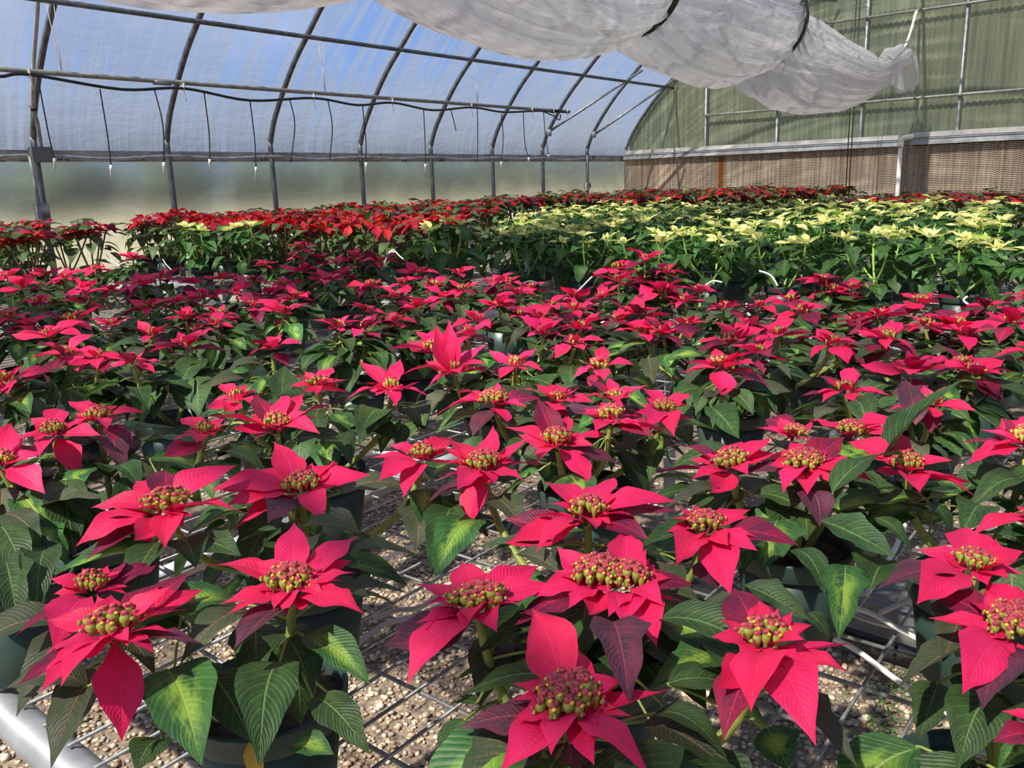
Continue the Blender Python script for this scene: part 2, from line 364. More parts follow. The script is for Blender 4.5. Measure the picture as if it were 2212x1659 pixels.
# frame: one rigid thing, each hoop, purlin, post and brace its own part
fr = tag(empty('greenhouse_frame', (YR, YR, 0)), 'grey steel pipe frame of curved hoops, purlins and end wall posts', 'frame')
fr.location = (0, 0, 0)
def part_tube(name, P, r, m, parent=fr, n=10, smoothn=0):
    P = [Vector(p)+EV for p in P]
    if smoothn: P = bez(P, smoothn)
    return MB().tube(P, r, n).build(name, m, parent)
hm = MB().tube(bez([(0, y, z+EYE) for y, z in ARCH], 3), .027, 10).mesh('hoop', [M['hoop']])
for x in HX: link('hoop', hm, fr, (x, 0, 0))
part_tube('purlin', [(-3, 6.9, 1.452), (XE-.05, 6.9, 1.452)], .022, M['hoop'])
part_tube('purlin', [(-3, 2*YR-6.9, 1.452), (XE-.05, 2*YR-6.9, 1.452)], .022, M['hoop'])
part_tube('ridge_purlin', [(-3, YR, 2.60), (XE-.05, YR, 2.60)], .022, M['hoop'])
part_tube('brace', [(10.62, 7.66, .75), (11.85, 6.78, 1.62)], .019, M['galvd'])
part_tube('brace', [(11.85, 7.68, .72), (13.05, 6.86, 1.58)], .019, M['galvd'])
part_tube('brace', [(11.9, 5.0, 2.42), (13.05, 4.3, 2.40)], .019, M['galvd'])
part_tube('brace', [(12.2, 4.4, 2.50), (13.05, 4.9, 2.38)], .025, M['galvd'])
XG = XE-.07
for yy, zt in ((6.30, None), (5.11, .98), (3.86, None), (2.59, None), (1.33, None), (.1, None)):
    part_tube('gable_post', [(XG, yy, -EYE), (XG, yy, zt if zt else arch_z(yy)-.03)], .020, M['galvd'])
part_tube('gable_rail', [(XG-.035, 6.30, .975), (XG-.035, .1, .975)], .019, M['rail'])
part_tube('gable_rail', [(XG-.035, 5.05, 2.115), (XG-.035, -.1, 2.115)], .019, M['rail'])
for yy in (5.11, 3.86, 2.59):
    MB().box((XG-.06, yy-.03, EYE+.955), (XG+.02, yy+.03, EYE+.995)).build('clamp', M['galv'], fr)
for x in (10.62, 11.85):
    MB().lathe([(0, -.05), (.036, -.05), (.036, .05), (0, .05)], (x, 7.665, EYE+.73), 10).build('clamp', M['galv'], fr)

# films
def sheet(name, prof, x0, x1, dx, m, wob=.012, off=.035, seed=0):
    P = bez([(0, y, z+EYE) for y, z in prof], 3); L = [0]
    for a, b in zip(P, P[1:]): L.append(L[-1]+(b-a).length)
    N = []
    for i in range(len(P)):
        t = (P[min(i+1, len(P)-1)]-P[max(i-1, 0)]).normalized(); N.append(Vector((0, t.z, -t.y)))
    if N[len(N)//2].z < 0 or N[0].y < 0 and prof[0][0] > YR: N = [-n for n in N]
    nx = int((x1-x0)/dx)+1; V = []; UV = []; F = []
    for i in range(nx):
        x = x0+(x1-x0)*i/(nx-1)
        for j, p in enumerate(P):
            o = off+wob*noise.noise(Vector((x*2.2+seed, L[j]*.8, seed)))+wob*.5*noise.noise(Vector((x*6, L[j]*1.3, seed+4)))
            V.append((x, p.y+N[j].y*o, p.z+N[j].z*o)); UV.append((x, L[j]))
    n = len(P)
    for i in range(nx-1):
        for j in range(n-1): F.append((i*n+j, i*n+j+1, (i+1)*n+j+1, (i+1)*n+j))
    return link(name, mesh(name, V, F, [m], True, UV))
tag(sheet('ceiling', ARCH[1:-1], -4.0, XE, .15, M['film'], .02), kind='structure')
tag(sheet('wall_left', [(7.80, .33), (7.80, -.2), (7.80, -.8), (7.80, -EYE)], -4.0, XE, .08, M['curtain'], .03), kind='structure')
tag(sheet('wall_right', [(YE, -EYE), (YE, -.5), (YE, .4)], -4.0, XE, .4, M['curtain'], .03, off=-.035), kind='structure')

# hip boards
tr1 = tag(empty('trim_1', (0, 0, 0)), kind='structure')
for i in range(4):
    x0 = -4+4.28*i
    MB().box((x0, 7.835, EYE+.318), (x0+4.274, 7.868, EYE+.415)).build('board', M['greywood'], tr1, smooth=False)
tr2 = tag(empty('trim_2', (0, 0, 0)), kind='structure')
for i in range(4):
    x0 = -4+4.28*i
    MB().box((x0, YE-.07, EYE+.318), (x0+4.274, YE-.035, EYE+.415)).build('board', M['greywood'], tr2, smooth=False)
# curtain crank clips along the roll-up edge
for ci_, (cx_, cy_) in enumerate(((133, 343), (298, 343), (440, 342), (565, 343), (676, 343), (775, 346), (870, 346), (950, 346), (1024, 346), (1090, 346), (1150, 343), (1207, 341), (1314, 345))):
    p = aty(cx_, cy_, 7.79)+EV
    b = MB(); b.tube([p+Vector((-.035, 0, 0)), p+Vector((.0, -.01, -.012))], .012, 6); b.tube([p+Vector((.02, -.012, .0)), p+Vector((.05, -.012, -.006))], .020, 8)
    o = b.build('curtain_clip', M['hoop']); tag(o, 'small dark clip on the side curtain top edge, %s from left' % ORD[ci_], 'clip', 'clips along the side curtain')

# end wall of corrugated sheets
we = tag(empty('wall_end', (XE, 0, 0)), kind='structure')
y = 7.80; pitch = .076
while y > -1.35:
    y1 = max(y-.912, -1.4); n = int(round((y-y1)/pitch*6)); V = []; F = []
    for i in range(n+1):
        yy = y-(y-y1)*i/n; off = .007*math.sin(2*math.pi*(7.8-yy)/pitch)
        zt = arch_z(yy)+.02 if abs(yy-YR) < 4.57 else .5
        V += [(off, yy, EYE+.30), (off, yy, EYE+zt)]
    for i in range(n): F.append((2*i, 2*i+1, 2*i+3, 2*i+2))
    link('corrugated_sheet', mesh('corrugated_sheet', V, F, [M['fibre']]), we); y = y1
# boards and steel channel above the pads
def ledge(name, y0, y1, za, zb, m, x0, x1, npc):
    e = tag(empty(name, (0, 0, 0)), kind='structure')
    for i in range(npc):
        a = y0+(y1-y0)*i/npc; b = y0+(y1-y0)*(i+1)/npc; dz = random.uniform(-.006, .006)
        bb = MB().box((x0, b+.004, EYE+za+dz), (x1, a, EYE+zb+dz))
        if m is M['galv']: bb.box((x0-.012, b+.004, EYE+za+dz), (x0, a, EYE+za+.016+dz)); bb.box((x0-.012, b+.004, EYE+zb-.012+dz), (x0, a, EYE+zb+dz))
        bb.build('board' if m is M['alum'] else 'channel', m, e, smooth=False)
    return e
ledge('trim_3', 7.78, 3.22, .425, .488, M['alum'], XE-.17, XE-.03, 2)
ledge('trim_4', 7.78, 3.30, .340, .418, M['galv'], XE-.19, XE-.05, 3)
ledge('trim_5', 3.13, -1.38, .447, .515, M['alum'], XE-.17, XE-.03, 2)
ledge('trim_6', 3.14, -1.38, .350, .440, M['galv'], XE-.20, XE-.05, 2)

# cooling pads: real zigzag flutes over a backing coloured dark for the shade between them
def padmesh(seed, wd=.305, z0=.36-1.75, z1=.335, rows=72):
    r = random.Random(seed); V = []; F = []; Mi = []; n = 24; ph = r.random()*6; per = r.choice([.048, .055, .062, .1]); am = r.choice([.0035, .006, .009])
    dz = (z1-z0)/rows
    for i in range(rows):
        z = z0+dz*(i+.5)+EYE; b = len(V)
        for k in range(n+1):
            yy = -wd*k/n; t = (yy+ph)/per; zz = z+am*(4*abs((t % 1)-.5)-1)+(.006 if (k//4+seed) % 5 == 0 else 0)
            V += [(-.012, yy, zz-.0052), (-.016, yy, zz+.0052), (.012, yy, zz+.0075), (.012, yy, zz-.0075)]
        for k in range(n):
            a = b+4*k; c = a+4
            F += [(a, a+1, c+1, c), (a+1, a+2, c+2, c+1), (a+3, a, c, c+3)]; Mi += [0, 0, 0]
    b = len(V); V += [(.012, 0, z0+EYE), (.012, -wd, z0+EYE), (.012, -wd, z1+EYE), (.012, 0, z1+EYE)]; F.append((b, b+1, b+2, b+3)); Mi.append(1)
    return V, F, Mi
pads = [padmesh(s) for s in range(6)]
padm = [mesh('pad_panel', *p[:2], [M['pad'], M['padk']], False, None, p[2]) for p in pads]
pado = mesh('pad_panel', *pads[1][:2], [M['pado'], M['padk']], False, None, pads[1][2])
cp1 = tag(empty('cooling_pad', (XE-.10, 7.78, 0)), 'long tan fluted cooling pad left of the white pipe, one orange panel', 'cooling pad')
cp2 = tag(empty('cooling_pad', (XE-.10, 3.22, 0)), 'tan fluted cooling pad right of the white pipe on the end wall', 'cooling pad')
for root, y0, n in ((cp1, 0, 15), (cp2, 0, 15)):
    for i in range(n):
        o = link('pad_panel', random.choice(padm), root, (random.uniform(-.004, .004), y0-.305*i, 0))
        if root is cp1 and i == 5:
            o.scale = (1, .70, 1)
            ob = link('pad_panel', pado, root, (-.003, y0-.305*i-.2135, 0)); ob.scale = (1, .30, 1); tag(ob, 'narrow orange pad panel')
b = MB().box((XE-.07, -1.4, 0), (XE-.05, 7.8, EYE+.35)).build('wall_backing', M['padk'], we, (-XE, 0, 0), smooth=False)
kb = tag(MB().box((XE-.20, -1.38, .0), (XE-.02, 7.78, .06)).build('baseboard_end', M['alum'], smooth=False), kind='structure')

# white pipe with elbow in front of the pads
pv = tag(empty('water_pipe', (0, 0, 0)), 'cream plastic pipe with an elbow standing between the two cooling pads', 'pipe')
X0 = XE-.27
MB().tube([(X0, 3.24, .05), (X0, 3.245, EYE+.36)], .030, 12).build('riser', M['pvc'], pv)
MB().tube(bez([(X0, 3.245, EYE+.34), (X0, 3.245, EYE+.40), (X0, 3.22, EYE+.44), (X0, 3.16, EYE+.455), (X0+.03, 3.1, EYE+.46)], 5), .037, 12).build('elbow', M['pvc'], pv)
MB().lathe([(.037, -.03), (.040, -.03), (.040, .03), (.037, .03)], (X0, 3.245, EYE+.35), 12).build('collar', M['pvc'], pv)
st = MB().tube([(X0+.12, 3.05, EYE+.96), (X0+.1, 3.08, EYE+.75), (X0+.05, 3.13, EYE+.47)], .0035, 5).build('string', M['rope'])
tag(st, 'thin string hanging from the lower rail to the white pipe elbow', 'string')
for k, (xx, z0, z1) in enumerate(((1851, 0, 125), (1859, 0, 128))):
    a = atx(xx, z0-14, 12.0)+EV; c = atx(xx-6+k*8, 420, 12.0)+EV
    o = MB().tube([a, (a.x, a.y-.005, EYE-.3)], .007, 5).build('black_cord', M['blackp'])
    tag(o, ('left' if k == 0 else 'right') + ' of the two thin black cords hanging behind the white tube end', 'cord')

# ---------------------------------------------------------------- side wall fittings
ew = tag(empty('wall_conduit', (3.2, 7.7, EYE+.37)), 'grey electrical conduit running along the hip board with junction boxes', 'conduit')
loc0 = Vector((3.2, 7.7, EYE+.37))
def at_parent(m_, name, mat, par, smooth=True): return m_.build(name, mat, par, -loc0, smooth)
P = [(-1, 7.765, .36)]
for i, x in enumerate(HX[3:]):
    P.append((x, 7.755, .365)); P.append((x+.6, 7.765, .345 if i % 2 else .338))
P = [p for p in P if p[0] < 13.0]
at_parent(MB().tube(bez([Vector(p)+EV for p in P], 5), .016, 8), 'conduit', M['galv'], ew)
for x, s in ((3.29, .085), (11.86, .045)):
    at_parent(MB().box((x-s, 7.68, EYE+.37-s*.75), (x+s, 7.76, EYE+.37+s*.75)), 'junction_box', M['box'], ew, False)
pp = [aty(90, 322, 7.72), aty(88, 310, 7.70), aty(80, 262, 7.60), aty(72, 236, 7.5), aty(71, 170, 7.3), aty(74, 110, 7.2), aty(80, 30, 7.0), aty(82, -20, 6.9)]
at_parent(MB().tube(bez([p+EV for p in pp], 5), .017, 8), 'drop_conduit', M['galv'], ew)
pp = [aty(64, 337, 7.72), aty(74, 385, 7.72), aty(84, 446, 7.72)]
at_parent(MB().tube([p+EV for p in pp], .016, 8), 'drop_conduit', M['galv'], ew)
pp = [aty(1268, 335, 7.74), aty(1269, 400, 7.74)]
at_parent(MB().tube([p+EV for p in pp], .014, 8), 'drop_conduit', M['alum'], ew)
for (x, y_, s, m_) in ((93, 462, .07, 'galvd'), (1268, 402, .055, 'alum')):
    p = aty(x, y_, 7.70)+EV
    at_parent(MB().box((p.x-s*.75, 7.68, p.z-s*1.2), (p.x+s*.75, 7.74, p.z+s*1.2)), 'switch_box', M[m_], ew, False)
    if s > .06:
        at_parent(MB().box((p.x-.02, 7.672, p.z-.03), (p.x+.045, 7.68, p.z-.024)).box((p.x-.02, 7.672, p.z-.05), (p.x+.045, 7.68, p.z-.044)).box((p.x-.01, 7.672, p.z-.01), (p.x+.045, 7.68, p.z-.004)), 'vent_slot', M['blackp'], ew, False)
    else:
        at_parent(MB().box((p.x+.05, 7.69, p.z-.03), (p.x+.10, 7.73, p.z+.045)), 'outlet', M['box'], ew, False)
at_parent(MB().tube([aty(71, 228, 7.5)+EV, aty(74, 240, 7.5)+EV], .026, 8), 'strap', M['blackp'], ew)

# hanging pipe with its sagging black water line
hp = tag(empty('hanging_pipe', (0, 0, 0)), 'galvanised pipe hung on wires below the purlin along the side wall', 'pipe')
PZ = .925; YQ = 6.9
MB().tube([Vector((-1, YQ, PZ))+EV, Vector((10.03, YQ, PZ+.022))+EV], .020, 10).build('pipe', M['rail'], hp)
MB().tube([Vector((9.6, YQ, PZ+.020))+EV, Vector((10.04, YQ, PZ+.022))+EV], .023, 10).build('end_sleeve', M['blackp'], hp)
MB().tube([Vector((3.93, YQ, PZ))+EV, Vector((4.08, YQ, PZ))+EV], .024, 10).build('coupling', M['galvd'], hp)
for x in (3.17, 5.73, 8.07):
    for dx in (-.03, .03): MB().tube([Vector((x+dx, YQ-.01, 1.45))+EV, Vector((x+.02, YQ, PZ))+EV], .0035, 5).build('hanger_wire', M['rope'], hp)
wl = tag(empty('watering_line', (0, 0, 0)), 'black poly water line sagging under the hanging pipe with thin drop tubes', 'water line')
ties = [(-60, 150), (64, 158), (397, 188), (678, 209), (848, 219), (1019, 229), (1150, 237), (1196, 240)]
sags = [(0, 165), (262, 193), (540, 217), (772, 227), (935, 238), (1085, 242), (1175, 240)]
P = []
for i, tp in enumerate(ties):
    P.append(aty(tp[0], tp[1]+3, YQ-.02)+EV)
    if i < len(sags): P.append(aty(sags[i][0], sags[i][1], YQ-.02)+EV)
MB().tube(bez(P, 6), .012, 8).build('hose', M['blackp'], wl)
MB().tube(bez([aty(1165, 238, YQ-.02)+EV, aty(1195, 250, YQ-.02)+EV, aty(1208, 259, YQ-.02)+EV, aty(1211, 247, YQ-.02)+EV], 5), .008, 6).build('hose_tail', M['blackp'], wl)
for tp in ties[1:] + [(1226, 241)]:
    p = aty(tp[0], tp[1], YQ-.02)+EV
    MB().tube([p+Vector((-.006, 0, -.035)), p+Vector((0, -.008, .03))], .009, 6).tube([p+Vector((0, 0, -.03)), p+Vector((.01, 0, -.12))], .003, 4).build('cable_tie', M['rope'], wl)
drops = [((82, 168), (105, 290), (118, 343), 368), ((216, 192), (232, 290), (240, 358), 386), ((334, 195), (352, 270), (354, 352), 379), ((441, 200), (452, 290), (453, 345), 373),
         ((540, 217), (550, 300), (553, 362), 387), ((626, 215), (637, 270), (628, 350), 0), ((708, 215), (718, 275), (712, 346), 0), ((783, 228), (790, 300), (791, 352), 375),
         ((915, 235), (918, 300), (919, 355), 377), ((974, 238), (980, 260), (985, 282), 0), ((1031, 235), (1032, 300), (1031, 345), 0), ((1083, 245), (1087, 300), (1083, 350), 370),
         ((1130, 242), (1134, 310), (1142, 341), 358), ((1174, 241), (1178, 290), (1185, 335), 345)]
for a, b_, c, wt in drops:
    P = bez([aty(*a, YQ-.02)+EV, aty(*b_, YQ-.02)+EV, aty(*c, YQ-.02)+EV], 5)
    d = MB().tube(P, .0055, 5).build('drop_tube', M['blackp'], wl)
    if wt:
        e = aty(c[0], wt, YQ-.02)+EV; m_ = P[-1]
        MB().tube([m_+Vector((0, 0, .005)), m_.lerp(e, .25), m_.lerp(e, .3), e], [.012, .012, .008, .006], 6).build('stake', M['whitep'], d)

# ---------------------------------------------------------------- white convection tube hung along the ridge
TOPS = [(7.75, 1.60), (7.87, 1.52), (8.2, 1.505), (8.63, 1.487), (9.1, 1.43), (9.53, 1.375), (10.0, 1.345), (10.5, 1.31), (10.83, 1.25), (10.98, 1.20)]
BOTS = [(7.75, .97), (7.80, .86), (7.92, .75), (8.1, .67), (8.35, .622), (9.01, .607), (9.65, .66), (10.19, .755), (10.6, .857), (10.85, .98), (10.98, 1.04)]
def conv_tube():
    TOPX, TOPZ = zip(*TOPS); BOTX, BOTZ = zip(*BOTS)
    S = [-1.6, .79, 3.11, 5.43, 7.75, 10.98]
    nx, na = 300, 120; x0, x1 = -1.5, 10.98; V = []; UV = []; F = []
    for i in range(nx+1):
        x = x0+(x1-x0)*i/nx; k = max(j for j in range(len(S)) if S[j] <= x+1e-6); k = min(k, len(S)-2)
        t = (x-S[k])/(S[k+1]-S[k]); last = k == len(S)-2
        bul = math.sin(math.pi*min(1, max(0, t)))**.62
        if not last:
            cz = 1.36-.105*bul; rz = .36+.155*bul; ry = .36+.10*bul
        else:
            # the loose end: still held wide by the last strap, sagging, then gathered into a knot
            tt = t; b2 = math.sin(math.pi*min(1, tt*1.0)**.72)**.7 if tt < 1 else 0
            top = float(np.interp(x, TOPX, TOPZ)); bot = float(np.interp(x, BOTX, BOTZ))
            if tt > .965:
                q = ((tt-.965)/.035)**2; top = top*(1-q)+1.16*q; bot = bot*(1-q)+1.06*q
            cz = (top+bot)/2; rz = max(.03, (top-bot)/2); ry = .36+.08*b2
            if tt > .8: ry = ry*(1-((tt-.8)/.2)**3*.9)
        for j in range(na):
            a = 2*math.pi*j/na
            near = min(t, 1-t)*(S[k+1]-S[k])
            fold = (noise.noise(Vector((math.cos(a)*4.5+k*7, math.sin(a)*4.5, x*.22)))*.055 + noise.noise(Vector((math.cos(a)*11+k*7, math.sin(a)*11, x*.3)))*.060)*(1.0 if near > .25 else .6+1.6*near)
            gath = .030*math.exp(-near*4)*math.sin(a*26+3*noise.noise(Vector((a*2, k, 0))))
            crinkle = .006*noise.noise(Vector((x*5, a*4, k)))
            rr = 1+(fold+gath+crinkle)/max(rz, .1)*.8
            yy = ry*math.cos(a)*rr; zz = rz*math.sin(a)*rr
            if math.sin(a) > 0: yy *= 1-.10*math.sin(a)
            V.append((x+.02*fold*20*math.sin(a), YR+yy, EYE+cz+zz)); UV.append((x, j/na*3.1))
    for i in range(nx):
        for j in range(na):
            j2 = (j+1) % na; F.append((i*na+j, (i+1)*na+j, (i+1)*na+j2, i*na+j2))
    root = empty('convection_tube', (0, 0, 0)); tag(root, 'long white plastic air tube hanging in swags along the ridge, tied off at its end', 'air tube')
    link('tube_film', mesh('tube_film', V, F, [M['tube']], True, UV), root)
    # tail beyond the knot: gathered neck opening into a loose flap
    V = []; UV = []; F = []; n = 40; nx = 26
    for i in range(nx+1):
        t = i/nx; x = 10.9+t*1.55; 
        cz = 1.12+.42*t-.10*max(0, t-.75)*4*0; w_ = .035+.24*t**1.6; h_ = .035+.14*t**1.5
        if t > .7: h_ *= 1-.9*((t-.7)/.3)**2; w_ *= 1-.85*((t-.7)/.3)**2
        for j in range(n):
            a = 2*math.pi*j/n; f = 1+.22*math.sin(a*7+t*2)*(1-.4*t)
            V.append((x, YR+w_*math.cos(a)*f, EYE+cz+h_*math.sin(a)*f-.05*t*(1-math.sin(a)))); UV.append((x, j/n))
    for i in range(nx):
        for j in range(n): j2 = (j+1) % n; F.append((i*n+j, (i+1)*n+j, (i+1)*n+j2, i*n+j2))
    link('tube_tail', mesh('tube_tail', V, F, [M['tube']], True, UV), root)
    V = []; UV = []; F = []; n = 24; nx = 12       # the skirt hanging off the neck
    for i in range(nx+1):
        t = i/nx
        for j in range(n+1):
            s = j/n; a0 = Vector((11.55+.85*s, YR-.10-.04*math.sin(s*9), 1.26+.26*s)); L = .16+.20*math.sin(math.pi*min(1, s*1.05))**.5+.10*s
            p = a0+Vector((.16*t*s+.03*math.sin(s*14+t*3), -.05*t+.05*math.sin(s*11+t*2), -L*t)); V.append(p+EV); UV.append((s, t))
    for i in range(nx):
        for j in range(n): a = i*(n+1)+j; F.append((a, a+1, a+n+2, a+n+1))
    link('tail_skirt', mesh('tail_skirt', V, F, [M['tube']], True, UV), root)
    for k, xs in enumerate(S[1:-1]):
        P = []; 
        for j in range(37):
            a = -math.pi*1.0*j/36*1.0; P.append((xs+.004, YR+.40*math.cos(a), EYE+1.36+.392*math.sin(a)))
        P = [(xs, YR+.05, EYE+2.62), (xs, YR+.33, EYE+1.75)]+P+[(xs, YR-.33, EYE+1.75), (xs, YR-.05, EYE+2.62)]
        V = []; F = []
        for i, p in enumerate(P):
            p = Vector(p); V += [p+Vector((-.032, 0, 0)), p+Vector((.032, 0, 0))]
        for i in range(len(P)-1): F.append((2*i, 2*i+1, 2*i+3, 2*i+2))
        o = link('hanging_strap', mesh('hanging_strap', V, F, [M['strap']], False), root)
        sm = o.modifiers.new('thick', 'SOLIDIFY'); sm.thickness = .008; sm.offset = 1
    P = bez([(12.42, YR+.0, EYE+1.52), (12.7, YR, EYE+1.72), (13.0, YR, EYE+2.08), (13.03, YR, EYE+2.13)], 4)
    MB().tube(P, .010, 6).tube(bez([Vector(p)+Vector((0, .02, -.01)) for p in P[::4]]+[Vector((13.04, YR+.05, EYE+2.02))], 3), .008, 6).build('tie_cord', M['rope'], root)
    MB().tube([(10.9, YR, EYE+1.12), (11.02, YR, EYE+1.13)], .05, 10).build('knot', M['tube'], root)
conv_tube()

# ---------------------------------------------------------------- what shows dimly through the side film
tb = []
for v_ in range(3):
    bm = bmesh.new(); bmesh.ops.create_icosphere(bm, subdivisions=4, radius=1)
    for v in bm.verts:
        d = v.co.normalized(); v.co = d*(1+.16*noise.noise(d*1.8+Vector((v_*9, 0, 0)))+.14*noise.noise(d*5+Vector((v_*9, 0, 0)))+.07*noise.noise(d*13))
    me = D.meshes.new('crown'); bm.to_mesh(me); bm.free(); me.materials.append(M['tree']); me.polygons.foreach_set('use_smooth', [True]*len(me.polygons)); tb.append(me)
tr_m = MB().tube([(0, 0, 0), (.05, 0, 1.2), (0, 0, 2.6)], [.22, .17, .1], 8).mesh('trunk', [M['bark']])
for i in range(24):
    x = 19+i*4.3+random.uniform(-.3, .3); y = 70+(i % 2)*8
    t = empty('tree', (x, y, -.07)); s = random.uniform(3.3, 4.1)
    tag(t, 'dark green tree blurred behind the side film, %s from left' % ORD[i], 'tree', 'trees beyond the side wall')
    c = link('crown', tb[i % 3], t, (0, 0, 2.2)); c.scale = (s*1.05, s*.8, s*.70); c.rotation_euler.z = i
    k = link('trunk', tr_m, t)

# ---------------------------------------------------------------- leaves and bracts
LW = ([0, .05, .14, .28, .42, .58, .74, .87, .95, 1], [.0, .46, .80, 1.0, .97, .80, .53, .25, .09, .0])
BW = ([0, .08, .2, .34, .48, .62, .75, .86, .94, 1], [.08, .22, .56, .92, 1.0, .82, .50, .24, .09, .0])
def blade(kind, nu=9, nv=4, arch=.10, fold=.10, wave=.012, twist=.0, seed=0, lobe=0, side=0.0, cup=0.0):
    r = random.Random(seed*13+nu); tab = LW if kind == 'leaf' else BW; V = []; UV = []; F = []
    p1, p2 = r.random()*6, r.random()*6
    for i in range(nu+1):
        u = i/nu; w = float(np.interp(u, *tab))*.5
        if lobe: w *= 1+lobe*math.exp(-((u-.36)/.07)**2)-lobe*.7*math.exp(-((u-.50)/.08)**2)
        tw = twist*u; cx = side*math.sin(math.pi*u)
        for j in range(nv+1):
            v = -1+2*j/nv
            wl = w*(1+.05*math.sin(u*19+p1+(2 if v > 0 else 0))*abs(v))
            y = wl*v; z = arch*4*u*(1-u)*(1 if arch < 0 else (1.25-.5*u)) + fold*abs(v)*w*(1-.35*u) - cup*v*v*w + wave*math.sin(u*15+p2+(1.7 if v > 0 else 0))*abs(v)**2*math.sin(math.pi*u)
            z += y*tw
            V.append((u, y+cx, z)); UV.append((u, v*.5+.5))
    for i in range(nu):
        for j in range(nv):
            a = i*(nv+1)+j; F.append((a, a+nv+1, a+nv+2, a+1))
    return np.array(V), F, np.array(UV)
SPEC = {'leaf': [dict(arch=.10, fold=.16, twist=.25, side=.03), dict(arch=.16, fold=.10, wave=.02, twist=-.3, side=-.04), dict(arch=.07, fold=.22, wave=.016, side=.02, lobe=.22), dict(arch=.13, fold=.05, wave=.024, twist=.15, side=-.02),
                 dict(arch=.20, fold=.14, twist=-.2, side=.05), dict(arch=.04, fold=.20, twist=.4, lobe=.16)],
        'bract': [dict(arch=.08, fold=.14, twist=.3, side=.03), dict(arch=.13, fold=.08, wave=.02, twist=-.3, side=-.04), dict(arch=.05, fold=.22, wave=.012, side=.02), dict(arch=.16, fold=.10, twist=.2, side=-.02),
                  dict(arch=-.04, fold=.18, twist=-.35, side=.05), dict(arch=.10, fold=.04, wave=.03, side=.0)]}
BL = {}
def blade_mesh(kind, mat, v, lod=0):
    k = (kind, mat, v, lod)
    if k not in BL:
        nu, nv = ((14, 6), (9, 4), (6, 2))[lod]
        V, F, UV = blade(kind, nu, nv, seed=v+(10 if kind == 'leaf' else 0), **SPEC[kind][v])
        BL[k] = mesh('leaf' if kind == 'leaf' else 'bract', V, F, [M[mat]], True, UV)
    return BL[k]
LOWG = {(k, v): blade(k, 5, 2, seed=v, **SPEC[k][v]) for k in SPEC for v in range(6)}

def frame_mat(base, tip, L, W, up=UP, roll=0.0):
    x = (tip-base).normalized(); up = Vector(up)
    if abs(x.dot(up)) > .95: up = Vector((-.5, -.4, .3))
    z = (up-x*up.dot(x)).normalized(); y = z.cross(x)
    if roll: q = Matrix.Rotation(roll, 3, x); z = q @ z; y = q @ y
    m = Matrix((x*L, y*W, z*L)).transposed().to_4x4(); m.translation = base; return m

# ---------------------------------------------------------------- little flowers in the middle of a head
def cyathia(n, R, seed, hi=True, col=('cy_g', 'cy_r', 'cy_y')):
    r = random.Random(seed); b = MB(); ns = 8 if hi else 5
    for i in range(n):
        rr = R*math.sqrt((i+.4)/n); a = i*2.399+r.uniform(-.2, .2); h = .010+.008*(1-(rr/R)**2)+r.uniform(-.002, .002); s = R/.019*r.uniform(.85, 1.2)*(.95 if i < n*.6 else .68)
        c = (rr*math.cos(a), rr*math.sin(a), h-.008)
        b.lathe([(.0010, -.005), (.0034*s, -.001), (.0048*s, .0022), (.0046*s, .0045), (.0038*s, .0062)], c, ns, 0)
        b.lathe([(.0038*s, .0062), (.0033*s, .0082), (.0034*s, .0092), (.0018*s, .0098), (.0004, .0086)], c, ns, 1)
        if r.random() < .6:
            g_ = Vector(c)+Vector((.0040*s*math.cos(a+.5), .0040*s*math.sin(a+.5), .0066)); b.lathe([(.0003, -.0016), (.0020, 0), (.0003, .0016)], tuple(g_), 6 if hi else 4, 2)
        if hi and i > n*.5:
            for q in range(3):
                aa = a+r.uniform(-.6, .6); e = Vector(c)+Vector((.006*math.cos(aa), .006*math.sin(aa), .003)); b.lathe([(.0003, -.0018), (.0018, 0), (.0003, .002)], tuple(e), 5, 0 if q else 1)
    return b.mesh('flower_head', [M[c] for c in col])
CYH = [cyathia(n, R, i) for i, (n, R) in enumerate(((20, .0175), (24, .0195), (17, .016)))]
CYL = [cyathia(n, R, i+5, False) for i, (n, R) in enumerate(((9, .016), (11, .019), (7, .014)))]
CYC = [cyathia(5, .008, 9, False, ('cleaf', 'cream', 'cream')), cyathia(7, .010, 10, False, ('creamgreen', 'cream', 'cy_g'))]
CYR = [cyathia(6, .010, 11, False)]

# ---------------------------------------------------------------- pots
def pot_mesh(r, h, mat):
    b = MB(); b.lathe([(0, 0), (r*.72, 0), (r*.74, .004), (r*.93, h*.80), (r*.93, h*.80), (r*.99, h*.80), (r*1.0, h*.81), (r*1.03, h*.985), (r*1.02, h), (r*.97, h), (r*.96, h*.88), (r*.94, h*.86)], (0, 0, 0), 28, 0)
    return b.mesh('pot', [M[mat]])
def soil_mesh(r, h):
    b = MB(); b.lathe([(r*.955, 0), (r*.7, .006), (r*.35, .004), (.001, .009)], (0, 0, h*.86), 16); return b.mesh('soil', [M['soil']])
PT = {}
def pot(root, r, h, mat='pot'):
    k = (round(r, 3), round(h, 3), mat)
    if k not in PT: PT[k] = (pot_mesh(r, h, mat), soil_mesh(r, h))
    link('pot', PT[k][0], root); link('soil', PT[k][1], root)

